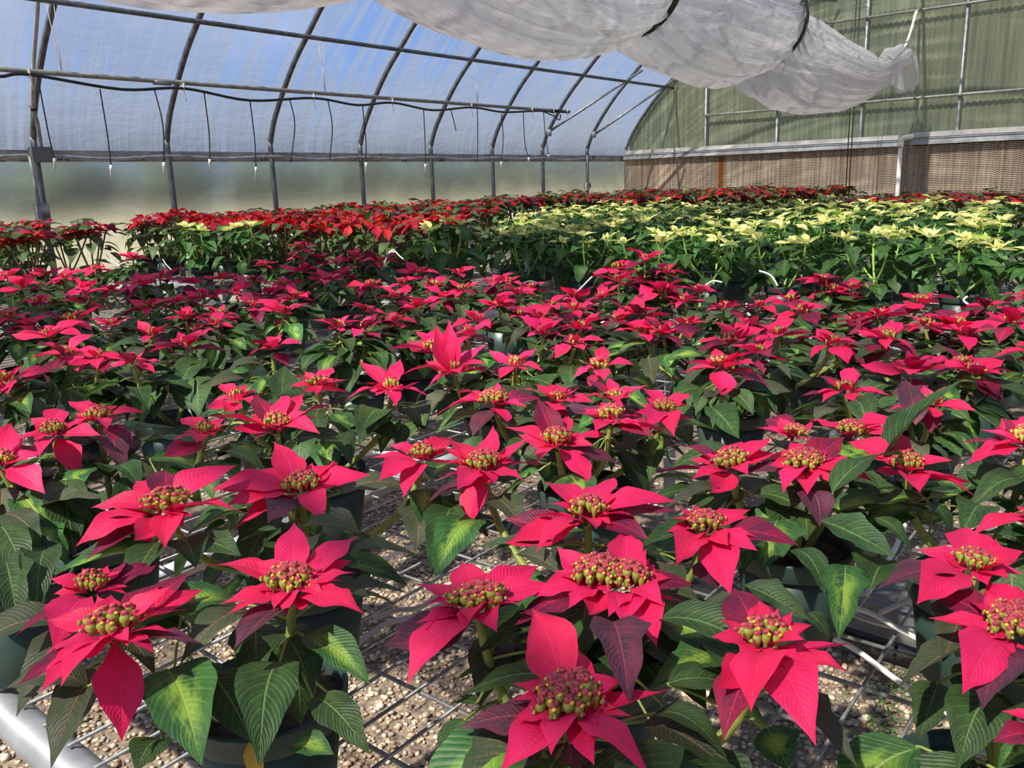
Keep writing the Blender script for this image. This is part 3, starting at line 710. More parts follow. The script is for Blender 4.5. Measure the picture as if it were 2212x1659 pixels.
BENCH = EYE-.65
GAPS = [(1790, 1300, 2015, 1659), (1900, 1230, 1990, 1300), (760, 1360, 975, 1659), (730, 1080, 880, 1330), (60, 1490, 340, 1659), (665, 745, 740, 860), (770, 960, 830, 1010)]
def ingap(p):
    x, y = pix(p); return any(a < x < c and b < y < d for a, b, c, d in GAPS)
class Plant:
    def __init__(s, kind, loc, lod, potr=.085, poth=.135, potm='pot'):
        s.kind = kind; s.root = empty(kind, loc); s.o = Vector(loc); s.lod = lod; s.stems = MB(); s.ph = poth; s.tops = []
        pot(s.root, potr, poth, potm); s.head = None
    def blade(s, par, kind, mat, base, tip, W, v=None, roll=0.0, name=None, up=UP):
        v = random.randrange(6) if v is None else v; L = (tip-base).length
        o = link(name or kind, blade_mesh(kind, mat, v, s.lod), par)
        off = s.o + (Vector(par.location) if par is not s.root else Vector())
        o.matrix_local = frame_mat(base-off, tip-off, L, W, up, roll); return o
    def add_head(s, c, sz=1.0, nb=None, mats=('pink', 'dark'), cy=None, stem='stem', tilt=None, double=False, auto=True):
        """c is in world space; the head is a part and its bracts are sub-parts"""
        cyl = cy or (CYH if s.lod == 0 else CYL)
        h = link('flower_head', random.choice(cyl), s.root); h.location = c-s.o
        h.scale = (sz*(1.35 if double else 1), sz, sz); h.rotation_euler = (random.uniform(-.12, .12), random.uniform(-.12, .12), random.uniform(-.5, .5))
        q = s.o+Vector((random.uniform(-.02, .02), random.uniform(-.02, .02), s.ph*.85)); md = q.lerp(c, .55)+Vector(((c.x-q.x)*.22, (c.y-q.y)*.22, -.01))
        P = bez([q, md, c-Vector((0, 0, .014))], 5); s.stems.tube(P, [.0062*(1-.35*i/len(P)) for i in range(len(P))], 7 if s.lod < 2 else 5, 0, False)
        s.tops.append((c, P)); s.head = h; return h
    def bract(s, h, c, tip, W, mat, v=None, roll=0.0):
        # children of a scaled and turned head keep world placement through the inverse matrix
        v = random.randrange(6) if v is None else v
        d = (tip-c); d.z = 0; b0 = c+(d.normalized()*.007 if d.length > 1e-5 else Vector())-Vector((0, 0, .006))
        o = link('bract', blade_mesh('bract', mat, v, s.lod), h)
        hm_ = Matrix.LocRotScale(h.location, h.rotation_euler, h.scale)
        o.matrix_local = hm_.inverted() @ frame_mat(b0-s.o, tip-s.o, (tip-b0).length, W, UP, roll); return o
    def leaf(s, base, tip, W, mat, v=None, roll=0.0, pet=True, keep=False):
        if not keep and s.o.length < 2.3 and any(ingap(q_) for q_ in (base.lerp(tip, .35), base.lerp(tip, .7), tip)): return None
        o = s.blade(s.root, 'leaf', mat, base, tip, W, v, roll)
        if pet and s.tops:
            q = min((p for _, P in s.tops for p in P[2:]), key=lambda p: (p-base).length+.3*max(0, p.z-base.z))
            if (q-base).length < .085: s.stems.tube(bez([q, q.lerp(base, .5)+Vector((0, 0, .004)), base, base.lerp(tip, .04)], 3), .0014, 5, 1, False)
        return o
    def finish(s, m0='stem', m1='stem'):
        s.stems.build('stems', [M[m0], M[m1]], s.root, -s.o)

def dirv(a, e): return Vector((math.cos(a)*math.cos(e), math.sin(a)*math.cos(e), math.sin(e)))
U = random.uniform
def auto_head(p, h, c, sz, n_out=6, n_in=5, n_low=2, mats=('pink', 'dark')):
    a0 = U(0, 6.28)
    for i in range(n_out):
        a = a0+6.283*i/n_out+U(-.25, .25); L = U(.066, .094)*sz; p.bract(h, c, c+dirv(a, U(-.40, .50))*L, L*U(.42, .56), mats[0] if random.random() < .87 else mats[1])
    for i in range(n_in):
        a = a0+6.283*(i+.5)/n_in+U(-.3, .3); L = U(.028, .050)*sz; p.bract(h, c+Vector((0, 0, .004)), c+Vector((0, 0, .004))+dirv(a, U(.05, .7))*L, L*U(.45, .6), mats[0])
    for i in range(n_low):
        a = U(0, 6.28); L = U(.070, .100)*sz; p.bract(h, c-Vector((0, 0, .008)), c-Vector((0, 0, .008))+dirv(a, U(-.6, -.1))*L, L*U(.45, .58), mats[1])

# ---------------------------------------------------------------- pink heads read off the photograph: place, size and, near the camera, each bract tip
def c5(x, y): return (x/2.051, 850+y/2.051)
def c6(x, y): return (700+x/2.051, 850+y/2.051)
def c7(x, y): return (1412+x/2.051, 850+y/2.051)
NEAR = [  # (map, centre, size px, double, tips: x, y, code)
 (c5, (495, 1040), 360, 1, [(865,855,'R'),(765,780,'D'),(255,985,'B'),(215,1260,'R'),(265,1310,'R'),(345,1290,'R'),(565,1540,'B'),(100,1300,'D'),(740,1065,'B'),(855,1130,'M'),(480,890,'S'),(560,1120,'S'),(665,850,'R'),(720,840,'S')]),
 (c5, (405, 850), 250, 0, [(195,945,'R'),(235,1140,'B'),(50,1085,'D'),(735,745,'D'),(300,835,'R'),(560,750,'D'),(480,760,'R')]),
 (c5, (735, 495), 300, 1, [(440,480,'R'),(350,690,'R'),(405,760,'D'),(1000,305,'B'),(1035,555,'B'),(745,680,'R'),(690,690,'S'),(380,590,'D'),(625,375,'R'),(720,345,'D'),(820,410,'S'),(800,600,'S'),(640,640,'R')]),
 (c5, (1285, 850), 350, 0, [(895,770,'B'),(1305,570,'R'),(1590,630,'B'),(1615,975,'B'),(1010,975,'R'),(1030,1140,'M'),(1270,985,'S'),(1130,745,'S'),(1210,960,'S'),(1520,830,'S'),(1560,740,'R'),(1440,900,'S')]),
 (c5, (1335, 415), 300, 0, [(1215,215,'B'),(1075,340,'R'),(1000,500,'B'),(1641,360,'B'),(1445,585,'R'),(1185,575,'M'),(1500,310,'R'),(930,430,'B'),(1040,600,'R'),(1260,330,'S')]),
 (c5, (235, 170), 200, 0, [(355,390,'B'),(445,185,'R'),(130,110,'S'),(270,70,'R'),(165,290,'R'),(185,245,'D'),(510,330,'M'),(340,130,'S'),(150,210,'S')]),
 (c5, (435, 100), 170, 0, [(300,35,'R'),(645,85,'R'),(475,158,'R'),(600,250,'D'),(310,110,'R'),(525,50,'S'),(420,40,'S')]),
 (c5, (0, 300), 200, 0, [(200,445,'B'),(125,285,'R'),(50,130,'B'),(210,240,'D'),(-110,380,'R'),(100,190,'R')]),
 (c5, (905, 160), 150, 0, [(765,205,'R'),(870,222,'R'),(1015,165,'R'),(800,110,'R'),(960,110,'S'),(720,280,'D')]),
 (c5, (1225, 140), 260, 0, [(920,100,'B'),(1120,215,'D'),(1490,45,'D'),(1420,180,'R'),(1345,0,'B'),(1130,0,'D'),(1250,10,'R'),(1370,80,'S')]),
 (c6, (435, 275), 210, 0, [(200,285,'R'),(240,390,'R'),(350,465,'B'),(570,200,'R'),(450,195,'S'),(560,250,'R'),(290,230,'S')]),
 (c6, (705, 320), 270, 0, [(555,200,'B'),(485,305,'R'),(495,385,'R'),(625,635,'B'),(750,140,'R'),(935,165,'B'),(885,385,'R'),(1000,320,'D'),(415,525,'M'),(590,430,'R'),(725,400,'S'),(830,270,'S'),(700,250,'S')]),
 (c6, (1035, 210), 230, 0, [(800,150,'R'),(905,225,'R'),(945,305,'R'),(1190,415,'B'),(1285,180,'R'),(990,90,'R'),(1325,325,'M'),(1085,100,'R'),(1200,230,'R'),(945,20,'D'),(1110,170,'S')]),
 (c6, (1270, 100), 200, 0, [(1130,60,'R'),(1295,25,'R'),(1410,150,'R'),(1510,155,'R'),(1460,190,'D'),(1200,170,'R'),(1050,50,'M'),(1235,40,'S')]),
 (c6, (750, 30), 210, 0, [(480,110,'B'),(580,0,'R'),(810,125,'R'),(960,20,'D'),(655,195,'M'),(900,60,'R'),(770,-50,'S')]),
 (c6, (1510, 62), 150, 0, [(1380,80,'R'),(1400,-20,'R'),(1435,150,'R'),(1552,195,'R'),(1635,110,'R'),(1620,0,'R')]),
 (c6, (1165, 530), 300, 0, [(970,395,'B'),(1255,380,'B'),(1325,435,'S'),(800,665,'B'),(800,550,'D'),(1130,420,'S'),(1570,520,'D'),(1450,660,'D'),(1275,580,'S'),(935,710,'R'),(905,545,'R'),(1560,480,'R')]),
 (c6, (680, 925), 320, 1, [(415,820,'B'),(590,745,'B'),(445,1315,'B'),(270,1120,'M'),(410,1015,'R'),(470,1045,'R'),(775,1060,'B'),(990,840,'D'),(850,780,'R'),(900,750,'R'),(655,1055,'S'),(1000,830,'R')]),
 (c6, (1215, 810), 330, 1, [(915,880,'R'),(820,1010,'D'),(1085,700,'R'),(1200,975,'R'),(1020,780,'R'),(1040,830,'R'),(1180,740,'S'),(1160,710,'S')]),
 (c6, (1345, 830), 330, 0, [(1335,600,'R'),(1510,765,'R'),(1641,850,'D'),(1585,915,'R'),(1475,1125,'B'),(1325,1030,'B'),(1260,990,'R'),(1260,760,'S'),(1440,740,'S')]),
 (c6, (1080, 1370), 430, 1, [(850,965,'B'),(930,1120,'R'),(605,1440,'M'),(765,1659,'B'),(815,1425,'S'),(820,1350,'S'),(1555,1340,'B'),(1365,1435,'R'),(1250,1615,'R'),(1510,1665,'B'),(1255,1235,'R'),(1000,1560,'S'),(1100,1130,'B'),(1330,1290,'S')]),
 (c7, (225, 590), 260, 1, [(440,510,'R'),(635,690,'D'),(400,890,'B'),(460,640,'R'),(475,690,'R'),(130,760,'R'),(40,560,'R'),(160,690,'R'),(370,610,'S')]),
 (c7, (490, 1090), 370, 1, [(290,860,'D'),(785,1560,'B'),(525,1415,'B'),(385,1570,'D'),(895,1115,'B'),(850,1235,'P'),(335,1310,'B'),(275,985,'B'),(560,960,'R'),(685,1010,'R'),(430,910,'S'),(655,1240,'B'),(520,1230,'S'),(720,1130,'R'),(385,1180,'S')]),
 (c7, (345, 310), 260, 1, [(60,220,'D'),(0,330,'D'),(350,215,'R'),(560,165,'B'),(165,370,'R'),(298,425,'R'),(430,250,'S'),(635,370,'M'),(440,350,'S'),(240,260,'S')]),
 (c7, (665, 315), 270, 1, [(445,300,'D'),(565,215,'R'),(735,220,'B'),(975,385,'B'),(725,440,'R'),(590,440,'R'),(850,180,'D'),(880,280,'R'),(760,250,'S'),(580,350,'S')]),
 (c7, (1120, 320), 250, 0, [(855,215,'R'),(990,190,'B'),(1085,230,'R'),(1410,390,'R'),(1440,468,'B'),(1225,290,'R'),(925,260,'R'),(1180,440,'R')]),
 (c7, (630, 175), 150, 0, [(450,150,'R'),(490,115,'D'),(560,160,'R'),(700,120,'R'),(555,110,'S')]),
 (c7, (880, 170), 200, 0, [(690,115,'R'),(1090,125,'R'),(800,130,'M'),(1060,190,'R'),(940,110,'S')]),
 (c7, (1420, 760), 280, 0, [(1170,690,'B'),(1385,590,'B'),(1200,775,'S'),(1165,935,'B'),(985,870,'M'),(1520,640,'R'),(1640,800,'B'),(1500,700,'S'),(1641,700,'R'),(1480,850,'S')]),
 (c7, (1590, 1030), 340, 1, [(1218,970,'B'),(1210,915,'D'),(1430,840,'R'),(1345,1315,'B'),(1455,1400,'M'),(1600,850,'B'),(1440,1080,'S'),(1700,1220,'B'),(1720,980,'R')]),
 (c7, (1660, 205), 260, 0, [(1385,315,'B'),(1360,215,'D'),(1540,110,'R'),(1500,150,'R'),(1590,120,'D'),(1700,80,'R')]),
 (c7, (1740, 560), 280, 0, [(1395,638,'B'),(1575,525,'R'),(1580,560,'R'),(1700,440,'R')]),
 (c7, (1790, 1440), 320, 0, [(1500,1545,'D'),(1640,1350,'R'),(1700,1600,'R'),(1900,1300,'R')]),
 (c5, (1050, 12), 150, 1, [(905,55,'R'),(940,-40,'R'),(1170,60,'R'),(1010,70,'R'),(1150,-20,'R')]),
 (lambda x, y: (x, y), (688, 828), 130, 1, [(628,830,'R'),(745,845,'R'),(700,795,'R'),(640,815,'R'),(690,855,'S'),(750,820,'D'),(660,800,'S')]),
 (lambda x, y: (x, y), (982, 797), 200, 0, [(940,700,'B'),(1050,745,'B'),(860,815,'B'),(1060,810,'R'),(970,690,'B'),(925,835,'R'),(990,760,'S'),(1050,785,'S')]),
 (lambda x, y: (x, y), (845, 837), 190, 0, [(775,780,'B'),(865,775,'R'),(745,867,'B'),(930,860,'B'),(855,880,'R'),(790,830,'S'),(835,800,'S')]),
 (lambda x, y: (x, y), (937, 752), 150, 0, [(895,715,'B'),(835,755,'R'),(945,715,'R'),(990,745,'R'),(880,735,'D'),(955,775,'S')]),
]
FAR = [(22,597,130),(97,592,70),(207,580,100),(287,557,110),(345,600,100),(415,610,80),(180,622,130),(177,652,150),(85,650,90),(17,682,140),(107,725,150),(142,762,200),(10,822,180),
 (322,662,100),(400,685,90),(475,680,100),(462,699,100),(510,632,100),(580,635,90),(612,675,110),(402,745,160),(287,780,110),(587,750,120),(545,605,80),(612,615,80),(570,572,60),(650,585,100),(680,560,70),
 (647,550,60),(652,533,70),(705,605,90),(727,567,60),(765,552,60),(762,567,60),(817,562,80),(802,615,100),(905,587,90),(940,615,80),(992,590,70),(962,640,100),(790,670,90),(787,707,90),(852,690,90),(732,702,60),
 (1072,610,80),(1100,608,70),(1077,657,100),(1010,720,110),(1333,577,90),(1393,560,90),(1441,587,90),(1333,605,120),(1401,610,110),(1423,620,110),(1433,632,120),(1511,627,90),(1776,607,110),(1801,627,130),(1843,620,80),
 (1706,647,100),(1733,672,160),(1988,650,130),(1848,690,110),(1563,662,90),(2066,700,150),(2088,722,170),(2183,692,130),(1916,730,150),(1798,742,180),(1683,720,160),(1583,735,170),(1558,790,190),(1396,717,150),(1433,720,170),
 (1381,675,130),(1256,707,120),(1173,717,110),(1168,685,100),(1241,642,110),(1241,665,100),(1118,632,90),(1148,620,70),(1296,790,130),(1971,800,200),(2078,785,90),(2108,802,140),(1826,840,130),(2240,752,150),(2230,640,120),
 (1205,862,90),(50,620,100),(140,600,90),(240,625,100),(300,615,90),(150,690,110),(380,650,90),(440,640,90),(545,660,90),(640,640,90),(740,590,80),(860,640,90),(900,660,90),(1000,625,90),(1030,690,100),(1130,680,90),(1190,660,90),(1300,640,100),(1480,650,90),(1620,700,100),(1640,660,90),(1900,680,110),(2130,660,110),(2000,700,120),(870,610,80),(480,600,80),(1340,690,110),(1240,740,110),(330,720,110),(210,770,120),(1112,785,90),(240,700,90),(60,700,80),(1480,700,90),(1640,760,90),(2010,870,100),(1330,860,80)]
ZT = -.36
def head_world(x, y, z=ZT):
    p = atz(x, y, z)
    if p.x > 2.72: p = atx(x, y, 2.72+.02*math.sin(x))
    return p
HEADS = []
for mp, c, wpx, dbl, tips in NEAR:
    x, y = mp(*c); z = ZT+.012*math.sin(x*.37+y*.11); p = head_world(x, y, z); HEADS.append(dict(c=p, w=wpx, dbl=dbl, tips=[(mp(a, b), k) for a, b, k in tips], px=(x, y)))
for (x, y, wpx) in FAR:
    z = ZT+.014*math.sin(x*.31+y*.17); HEADS.append(dict(c=head_world(x, y, z), w=wpx, dbl=0, tips=None, px=(x, y)))

# pots for the heads: group neighbours (deterministic k-means, then pushed apart until no pots touch)
XY = np.array([[h['c'].x, h['c'].y] for h in HEADS]); K = 46
ctr = [XY[0]]
for i in range(K-1):
    d = np.min([((XY-c)**2).sum(1) for c in ctr], 0); ctr.append(XY[int(np.argmax(d))])
ctr = np.array(ctr)
for it in range(30):
    lab = np.argmin(((XY[:, None]-ctr[None])**2).sum(2), 1)
    for k in range(K):
        if (lab == k).any(): ctr[k] = XY[lab == k].mean(0)
pp = ctr.copy()
for it in range(200):
    for a in range(K):
        for b in range(a+1, K):
            d = pp[b]-pp[a]; L = np.hypot(*d)
            if L < .205: pp[a] -= d/L*(.207-L)/2; pp[b] += d/L*(.207-L)/2
    pp[:, 0] = np.clip(pp[:, 0], .44, 2.76)
q_ = atz(0, 1425, -.585); pp = np.vstack([pp, [[.388, 1.225]]]); lab[1] = K; K += 1     # the pot cut by the left edge
print('edge pot', q_)
NUM = ['no', 'one', 'two', 'three', 'four', 'five', 'six', 'seven', 'eight', 'nine']
def Cc(p): return (p.x*RGT.x+p.y*RGT.y, p.x*cyw+p.y*syw)
order = sorted(range(K), key=lambda k: pp[k][0]*cyw+pp[k][1]*syw)
rows = [order[i:i+6] for i in range(0, K, 6)]; rowof = {}
for ri, rr in enumerate(rows):
    rr.sort(key=lambda k: pp[k][0]*RGT.x+pp[k][1]*RGT.y)
    for ci, k in enumerate(rr): rowof[k] = (ri, ci, len(rr))

LEAVES = [  # digitised big leaves: map, base, tip, width px, material, lift of the base above the default, drop of the tip
 (c5,(740,1225),(895,1650),300,'lime',-.075,.02),(c5,(1240,1190),(1150,1659),250,'leaf',-.07,.02),(c5,(930,1240),(1125,1560),240,'leaf',-.10,.03),(c5,(1345,1075),(1641,1290),170,'lime',-.06,.02),
 (c5,(1050,930),(625,1030),190,'lime',-.035,.0),(c5,(1120,970),(800,1195),170,'olive',-.045,.01),(c5,(480,1190),(225,1665),250,'olive',-.08,.03),(c5,(790,655),(868,775),190,'leaf',-.035,.01),
 (c5,(690,700),(205,815),110,'lime',-.045,.0),(c5,(290,380),(335,715),180,'leaf',-.05,.05),(c5,(195,330),(145,530),150,'olive',-.04,.04),(c5,(100,590),(165,755),160,'lime',-.07,.05),
 (c5,(0,590),(135,855),150,'leaf',-.07,.04),(c5,(20,720),(85,1050),150,'leaf',-.09,.04),(c5,(10,420),(0,600),150,'olive',-.04,.04),(c5,(215,690),(155,990),90,'leaf',-.11,.03),(c5,(1340,590),(1600,620),100,'olive',-.035,.01),
 (c5,(1230,600),(1040,670),100,'leaf',-.04,.01),(c5,(1400,850),(1641,905),130,'olive',-.03,.01),(c5,(490,190),(550,375),120,'maroon',-.03,.03),(c5,(1385,1345),(1640,1600),180,'leaf',-.10,.02),(c5,(1290,1560),(1480,1600),150,'lime',-.12,.0),
 (c5,(720,1530),(600,1680),170,'leaf',-.12,.0),(c5,(960,285),(1180,240),70,'leaf',-.035,.0),(c5,(880,240),(620,225),80,'leaf',-.04,.01),(c5,(1300,205),(1560,225),80,'leaf',-.03,.01),(c5,(430,330),(560,450),140,'leaf',-.09,.05),
 (c6,(565,500),(470,795),130,'leaf',-.055,.03),(c6,(690,560),(490,820),180,'lime',-.06,.03),(c6,(755,460),(890,610),150,'olive',-.04,.02),(c6,(930,690),(665,685),80,'leaf',-.035,.0),(c6,(850,715),(1050,800),60,'olive',-.03,.0),
 (c6,(1040,1015),(660,1165),170,'leaf',-.04,.01),(c6,(800,1080),(690,1390),190,'olive',-.07,.03),(c6,(1280,1010),(1355,1380),205,'maroon',-.018,.0),(c7,(20,1000),(470,1140),190,'leaf',-.022,.0),(c7,(325,1150),(-20,1310),220,'lime',-.06,.01),
 (c7,(0,1420),(330,1630),190,'leaf',-.05,.01),(c7,(500,1480),(600,1670),210,'lime',-.10,.02),(c6,(680,1370),(550,1385),90,'leaf',-.09,.01),(c6,(630,1440),(520,1665),110,'leaf',-.10,.03),(c6,(680,1480),(640,1680),110,'leaf',-.08,.03),
 (c6,(1090,1545),(1085,1680),190,'maroon',-.05,.02),(c7,(235,600),(-75,690),150,'leaf',-.012,.0),(c7,(300,425),(45,510),100,'olive',-.03,.01),(c7,(690,430),(735,590),165,'maroon',-.03,.03),(c7,(740,565),(1070,725),180,'leaf',-.04,.02),
 (c7,(790,440),(1112,270),175,'leaf',-.02,.0),(c7,(850,760),(820,1098),165,'lime',-.065,.04),(c7,(620,690),(760,905),150,'leaf',-.07,.03),(c7,(545,560),(480,790),240,'lime',-.055,.03),(c7,(980,550),(1150,720),140,'leaf',-.04,.03),
 (c7,(1215,480),(1305,680),105,'leaf',-.06,.05),(c7,(220,960),(510,945),85,'olive',-.02,.0),(c7,(400,850),(690,1005),100,'leaf',-.035,.01),(c7,(680,970),(780,1095),130,'leaf',-.08,.02),(c7,(200,745),(285,870),165,'maroon',-.035,.02),
 (c7,(1370,1110),(1080,1312),150,'olive',-.045,.01),(c7,(1260,1280),(1175,1535),170,'leaf',-.11,.03),(c7,(1560,1340),(1340,1680),230,'leaf',-.08,.02),(c7,(1400,1200),(1380,1480),150,'leaf',-.12,.03),(c7,(560,1310),(905,1660),85,'olive',-.06,.02),
 (c7,(1700,1560),(1520,1670),170,'lime',-.07,.01),(c7,(1690,330),(1545,455),110,'leaf',-.04,.02),(c7,(1660,400),(1390,520),90,'leaf',-.05,.02),(c7,(960,870),(1040,740),120,'leaf',-.09,.02),(c7,(1010,330),(1370,-60),110,'leaf',-.03,.0),
 (c6,(300,110),(150,235),130,'lime',-.07,.04),(c6,(390,60),(450,145),120,'leaf',-.05,.02),(c6,(340,120),(250,270),80,'lime',-.09,.05),(c6,(440,130),(320,260),90,'leaf',-.08,.04),(c6,(1300,220),(1390,270),110,'leaf',-.05,.01),
 (c6,(1500,200),(1440,395),110,'lime',-.07,.04),(c6,(1280,235),(1470,300),80,'leaf',-.06,.02),(c6,(1060,60),(900,90),90,'leaf',-.05,.01),(c7,(60,60),(170,240),110,'leaf',-.05,.03),(c7,(250,60),(380,200),110,'leaf',-.05,.02),
 (c7,(1160,140),(1120,-60),120,'maroon',-.04,.02),(c7,(940,140),(860,40),110,'leaf',-.05,.0),(c7,(1230,230),(1320,350),120,'leaf',-.06,.04),(c6,(120,620),(205,830),100,'leaf',-.08,.03),(c6,(0,540),(160,625),90,'olive',-.04,.01),
 (c6,(120,700),(430,725),60,'olive',-.05,.02),(c6,(80,880),(370,885),90,'olive',-.045,.02),(c6,(110,930),(330,960),80,'leaf',-.09,.02),(c6,(30,760),(370,850),80,'leaf',-.09,.03),(c5,(1490,1360),(1560,1500),120,'leaf',-.13,.02),
 (lambda x,y:(x,y),(445,780),(385,845),60,'leaf',-.05,.02),(lambda x,y:(x,y),(425,815),(430,900),70,'leaf',-.06,.04),(lambda x,y:(x,y),(610,870),(615,790),55,'leaf',-.08,-.05),(lambda x,y:(x,y),(960,800),(1010,890),60,'leaf',-.05,.03),
 (lambda x,y:(x,y),(890,870),(920,930),60,'olive',-.05,.03),(lambda x,y:(x,y),(850,895),(770,965),50,'lime',-.06,.03),(lambda x,y:(x,y),(1520,860),(1590,880),45,'olive',-.03,.03),(lambda x,y:(x,y),(1965,835),(1970,905),60,'maroon',-.03,.03)]

def near_len(base, px, z, Lmax, Lmin=.02):
    """the point on the pixel's ray that best keeps the blade at a natural length"""
    d = ray(*px); p = d*(z/d.z) if d.z < -1e-4 else base
    v = p-base
    if v.length <= Lmax: return p
    t0 = base.dot(d)/d.dot(d); q = d*t0; h = (q-base).length
    if h >= Lmax: return q
    dt = math.sqrt(Lmax*Lmax-h*h)/d.length
    a, b = d*(t0-dt), d*(t0+dt)
    return a if abs(a.z-z) < abs(b.z-z) else b

CODE = {'R': ('pink', .35), 'B': ('pink', .42), 'S': ('pink', .42), 'D': ('dark', .42), 'M': ('maroon', .50), 'P': ('pink', .42)}
plants = {}
for k in range(K):
    hs = [h for h, l in zip(HEADS, lab) if l == k]; r_, c_, n_ = rowof[k]; near = any(h['tips'] for h in hs)
    dist = math.hypot(*pp[k]); lod = 0 if dist < 1.5 else 1
    p = Plant('poinsettia_plant', (pp[k][0], pp[k][1], BENCH+.004), lod, .083, .135, 'potk' if k in (order[14], order[22]) else 'pot'); plants[k] = p
    side = ('far left' if c_ == 0 else 'far right' if c_ == n_-1 else ORD[c_]+' from left'); 
    rn = 'nearest row' if r_ == 0 else ORD[r_]+' row back'
    tag(p.root, 'deep pink poinsettia, %s, %s, with %s flower head%s' % (rn, side, NUM[len(hs)], '' if len(hs) == 1 else 's'), 'plant', 'deep pink poinsettias on the near bench')
    for h in hs:
        c = h['c']+EV; z = h['c'].dot(FWD); dia = h['w']*z/FPX; sz = min(1.15, max(.80 if not h['tips'] else .65, dia/.150))
        hh = p.add_head(c, min(1.1, sz+.05), double=h['dbl'])
        if h['tips']:
            for (tx, ty), code in h['tips']:
                m_, wr = CODE[code]; zt = h['c'].z+(-.012 if code in 'DM' else 0.0)
                tip = near_len(h['c'], (tx, ty), zt, .100 if code not in 'S' else .05)+EV; cc = c-Vector((0, 0, .010 if code in 'DM' else (.004 if code != 'S' else -.003)))
                L = (tip-cc).length; p.bract(hh, cc, tip, min(.05, L*wr*U(.92, 1.08)), m_)
            an = sorted(math.atan2(ray(*t_).y/-ray(*t_).z*-h['c'].z-h['c'].y, ray(*t_).x/-ray(*t_).z*-h['c'].z-h['c'].x) for t_, cd in h['tips'] if cd != 'S' and ray(*t_).z < -.05)
            gp = sorted(((b_-a_, a_) for a_, b_ in zip(an, an[1:]+[an[0]+2*math.pi])), reverse=True)[:4] if len(an) > 2 else []
            for gw, ga in gp:
                if gw < .5: continue
                a = ga+gw/2+U(-.1, .1); L = U(.045, .065)*sz; p.bract(hh, c-Vector((0, 0, .002)), c+dirv(a, U(-.15, .25))*L, L*.42, 'pink')
            for i in range(4):
                a = U(0, 6.28); L = U(.026, .042); p.bract(hh, c+Vector((0, 0, .001)), c+dirv(a, U(-.1, .5))*L, L*.5, 'pink')
        else: auto_head(p, hh, c, sz, random.choice((6, 7)), random.choice((4, 5)), random.choice((1, 2, 3)))
        # ring of leaves on the stalk below the head
        nl = (2 if near and dist < 1.0 else 4) if h['tips'] else 7
        for i in range(nl):
            a = U(0, 6.28); b0 = c+dirv(a, 0)*U(.02, .035)+Vector((0, 0, U(-.06, -.028))); L = U(.070, .105)
            p.leaf(b0, b0+dirv(a, U(-.65, .05))*L, L*U(.48, .62), random.choice(('leaf', 'leaf', 'leaf', 'olive', 'olive', 'lime')))
    nlow = 28 if not near else (15 if dist < 1.05 else 19)
    for i in range(nlow):
        a = i*2.399+U(-.4, .4); rr = U(.045, .10); zb = U(-.45, -.40)+EYE; b0 = Vector((pp[k][0], pp[k][1], 0))+dirv(a, 0)*rr; b0.z = zb; L = U(.075, .115)
        p.leaf(b0, b0+dirv(a+U(-.4, .4), U(-1.05, -.25))*L, L*U(.50, .64), random.choice(('leaf', 'leaf', 'leaf', 'lime', 'lime')))
    for i in range(9 if not near else 7):
        if 1:
            a = i*.9+U(0, .5); rr = U(.02, .08); b0 = Vector((pp[k][0], pp[k][1], EYE+U(-.42, -.395)))+dirv(a, 0)*rr; L = U(.075, .105)
            p.leaf(b0, b0+dirv(a, U(-.4, .1))*L, L*U(.5, .62), random.choice(('leaf', 'leaf', 'olive', 'lime')))
for mp, bs, tp, wpx, mt, zb, dz in LEAVES:
    zz = ZT+zb*.75; b0 = atz(*mp(*bs), zz)
    k = int(np.argmin(((pp-np.array([b0.x, b0.y]))**2).sum(1))); p = plants[k]
    tip = near_len(b0, mp(*tp), zz-dz, .128); L = (tip-b0).length
    W = min(.074, max(L*.36, wpx/2.051*b0.dot(FWD)/FPX if mp in (c5, c6, c7) else wpx*b0.dot(FWD)/FPX))
    p.leaf(b0+EV, tip+EV, W, mt, keep=True)
p = plants[int(np.argmin(((pp-np.array([.5, .5]))**2).sum(1)))]
b0 = atz(*c5(1130, 1520), -.50); o = p.leaf(b0+EV, b0+EV+Vector((-.01, -.01, -.05)), .02, 'ywilt', keep=True); tag(o, 'small yellow wilted leaf')
for p in plants.values(): p.finish('stem', 'stem')

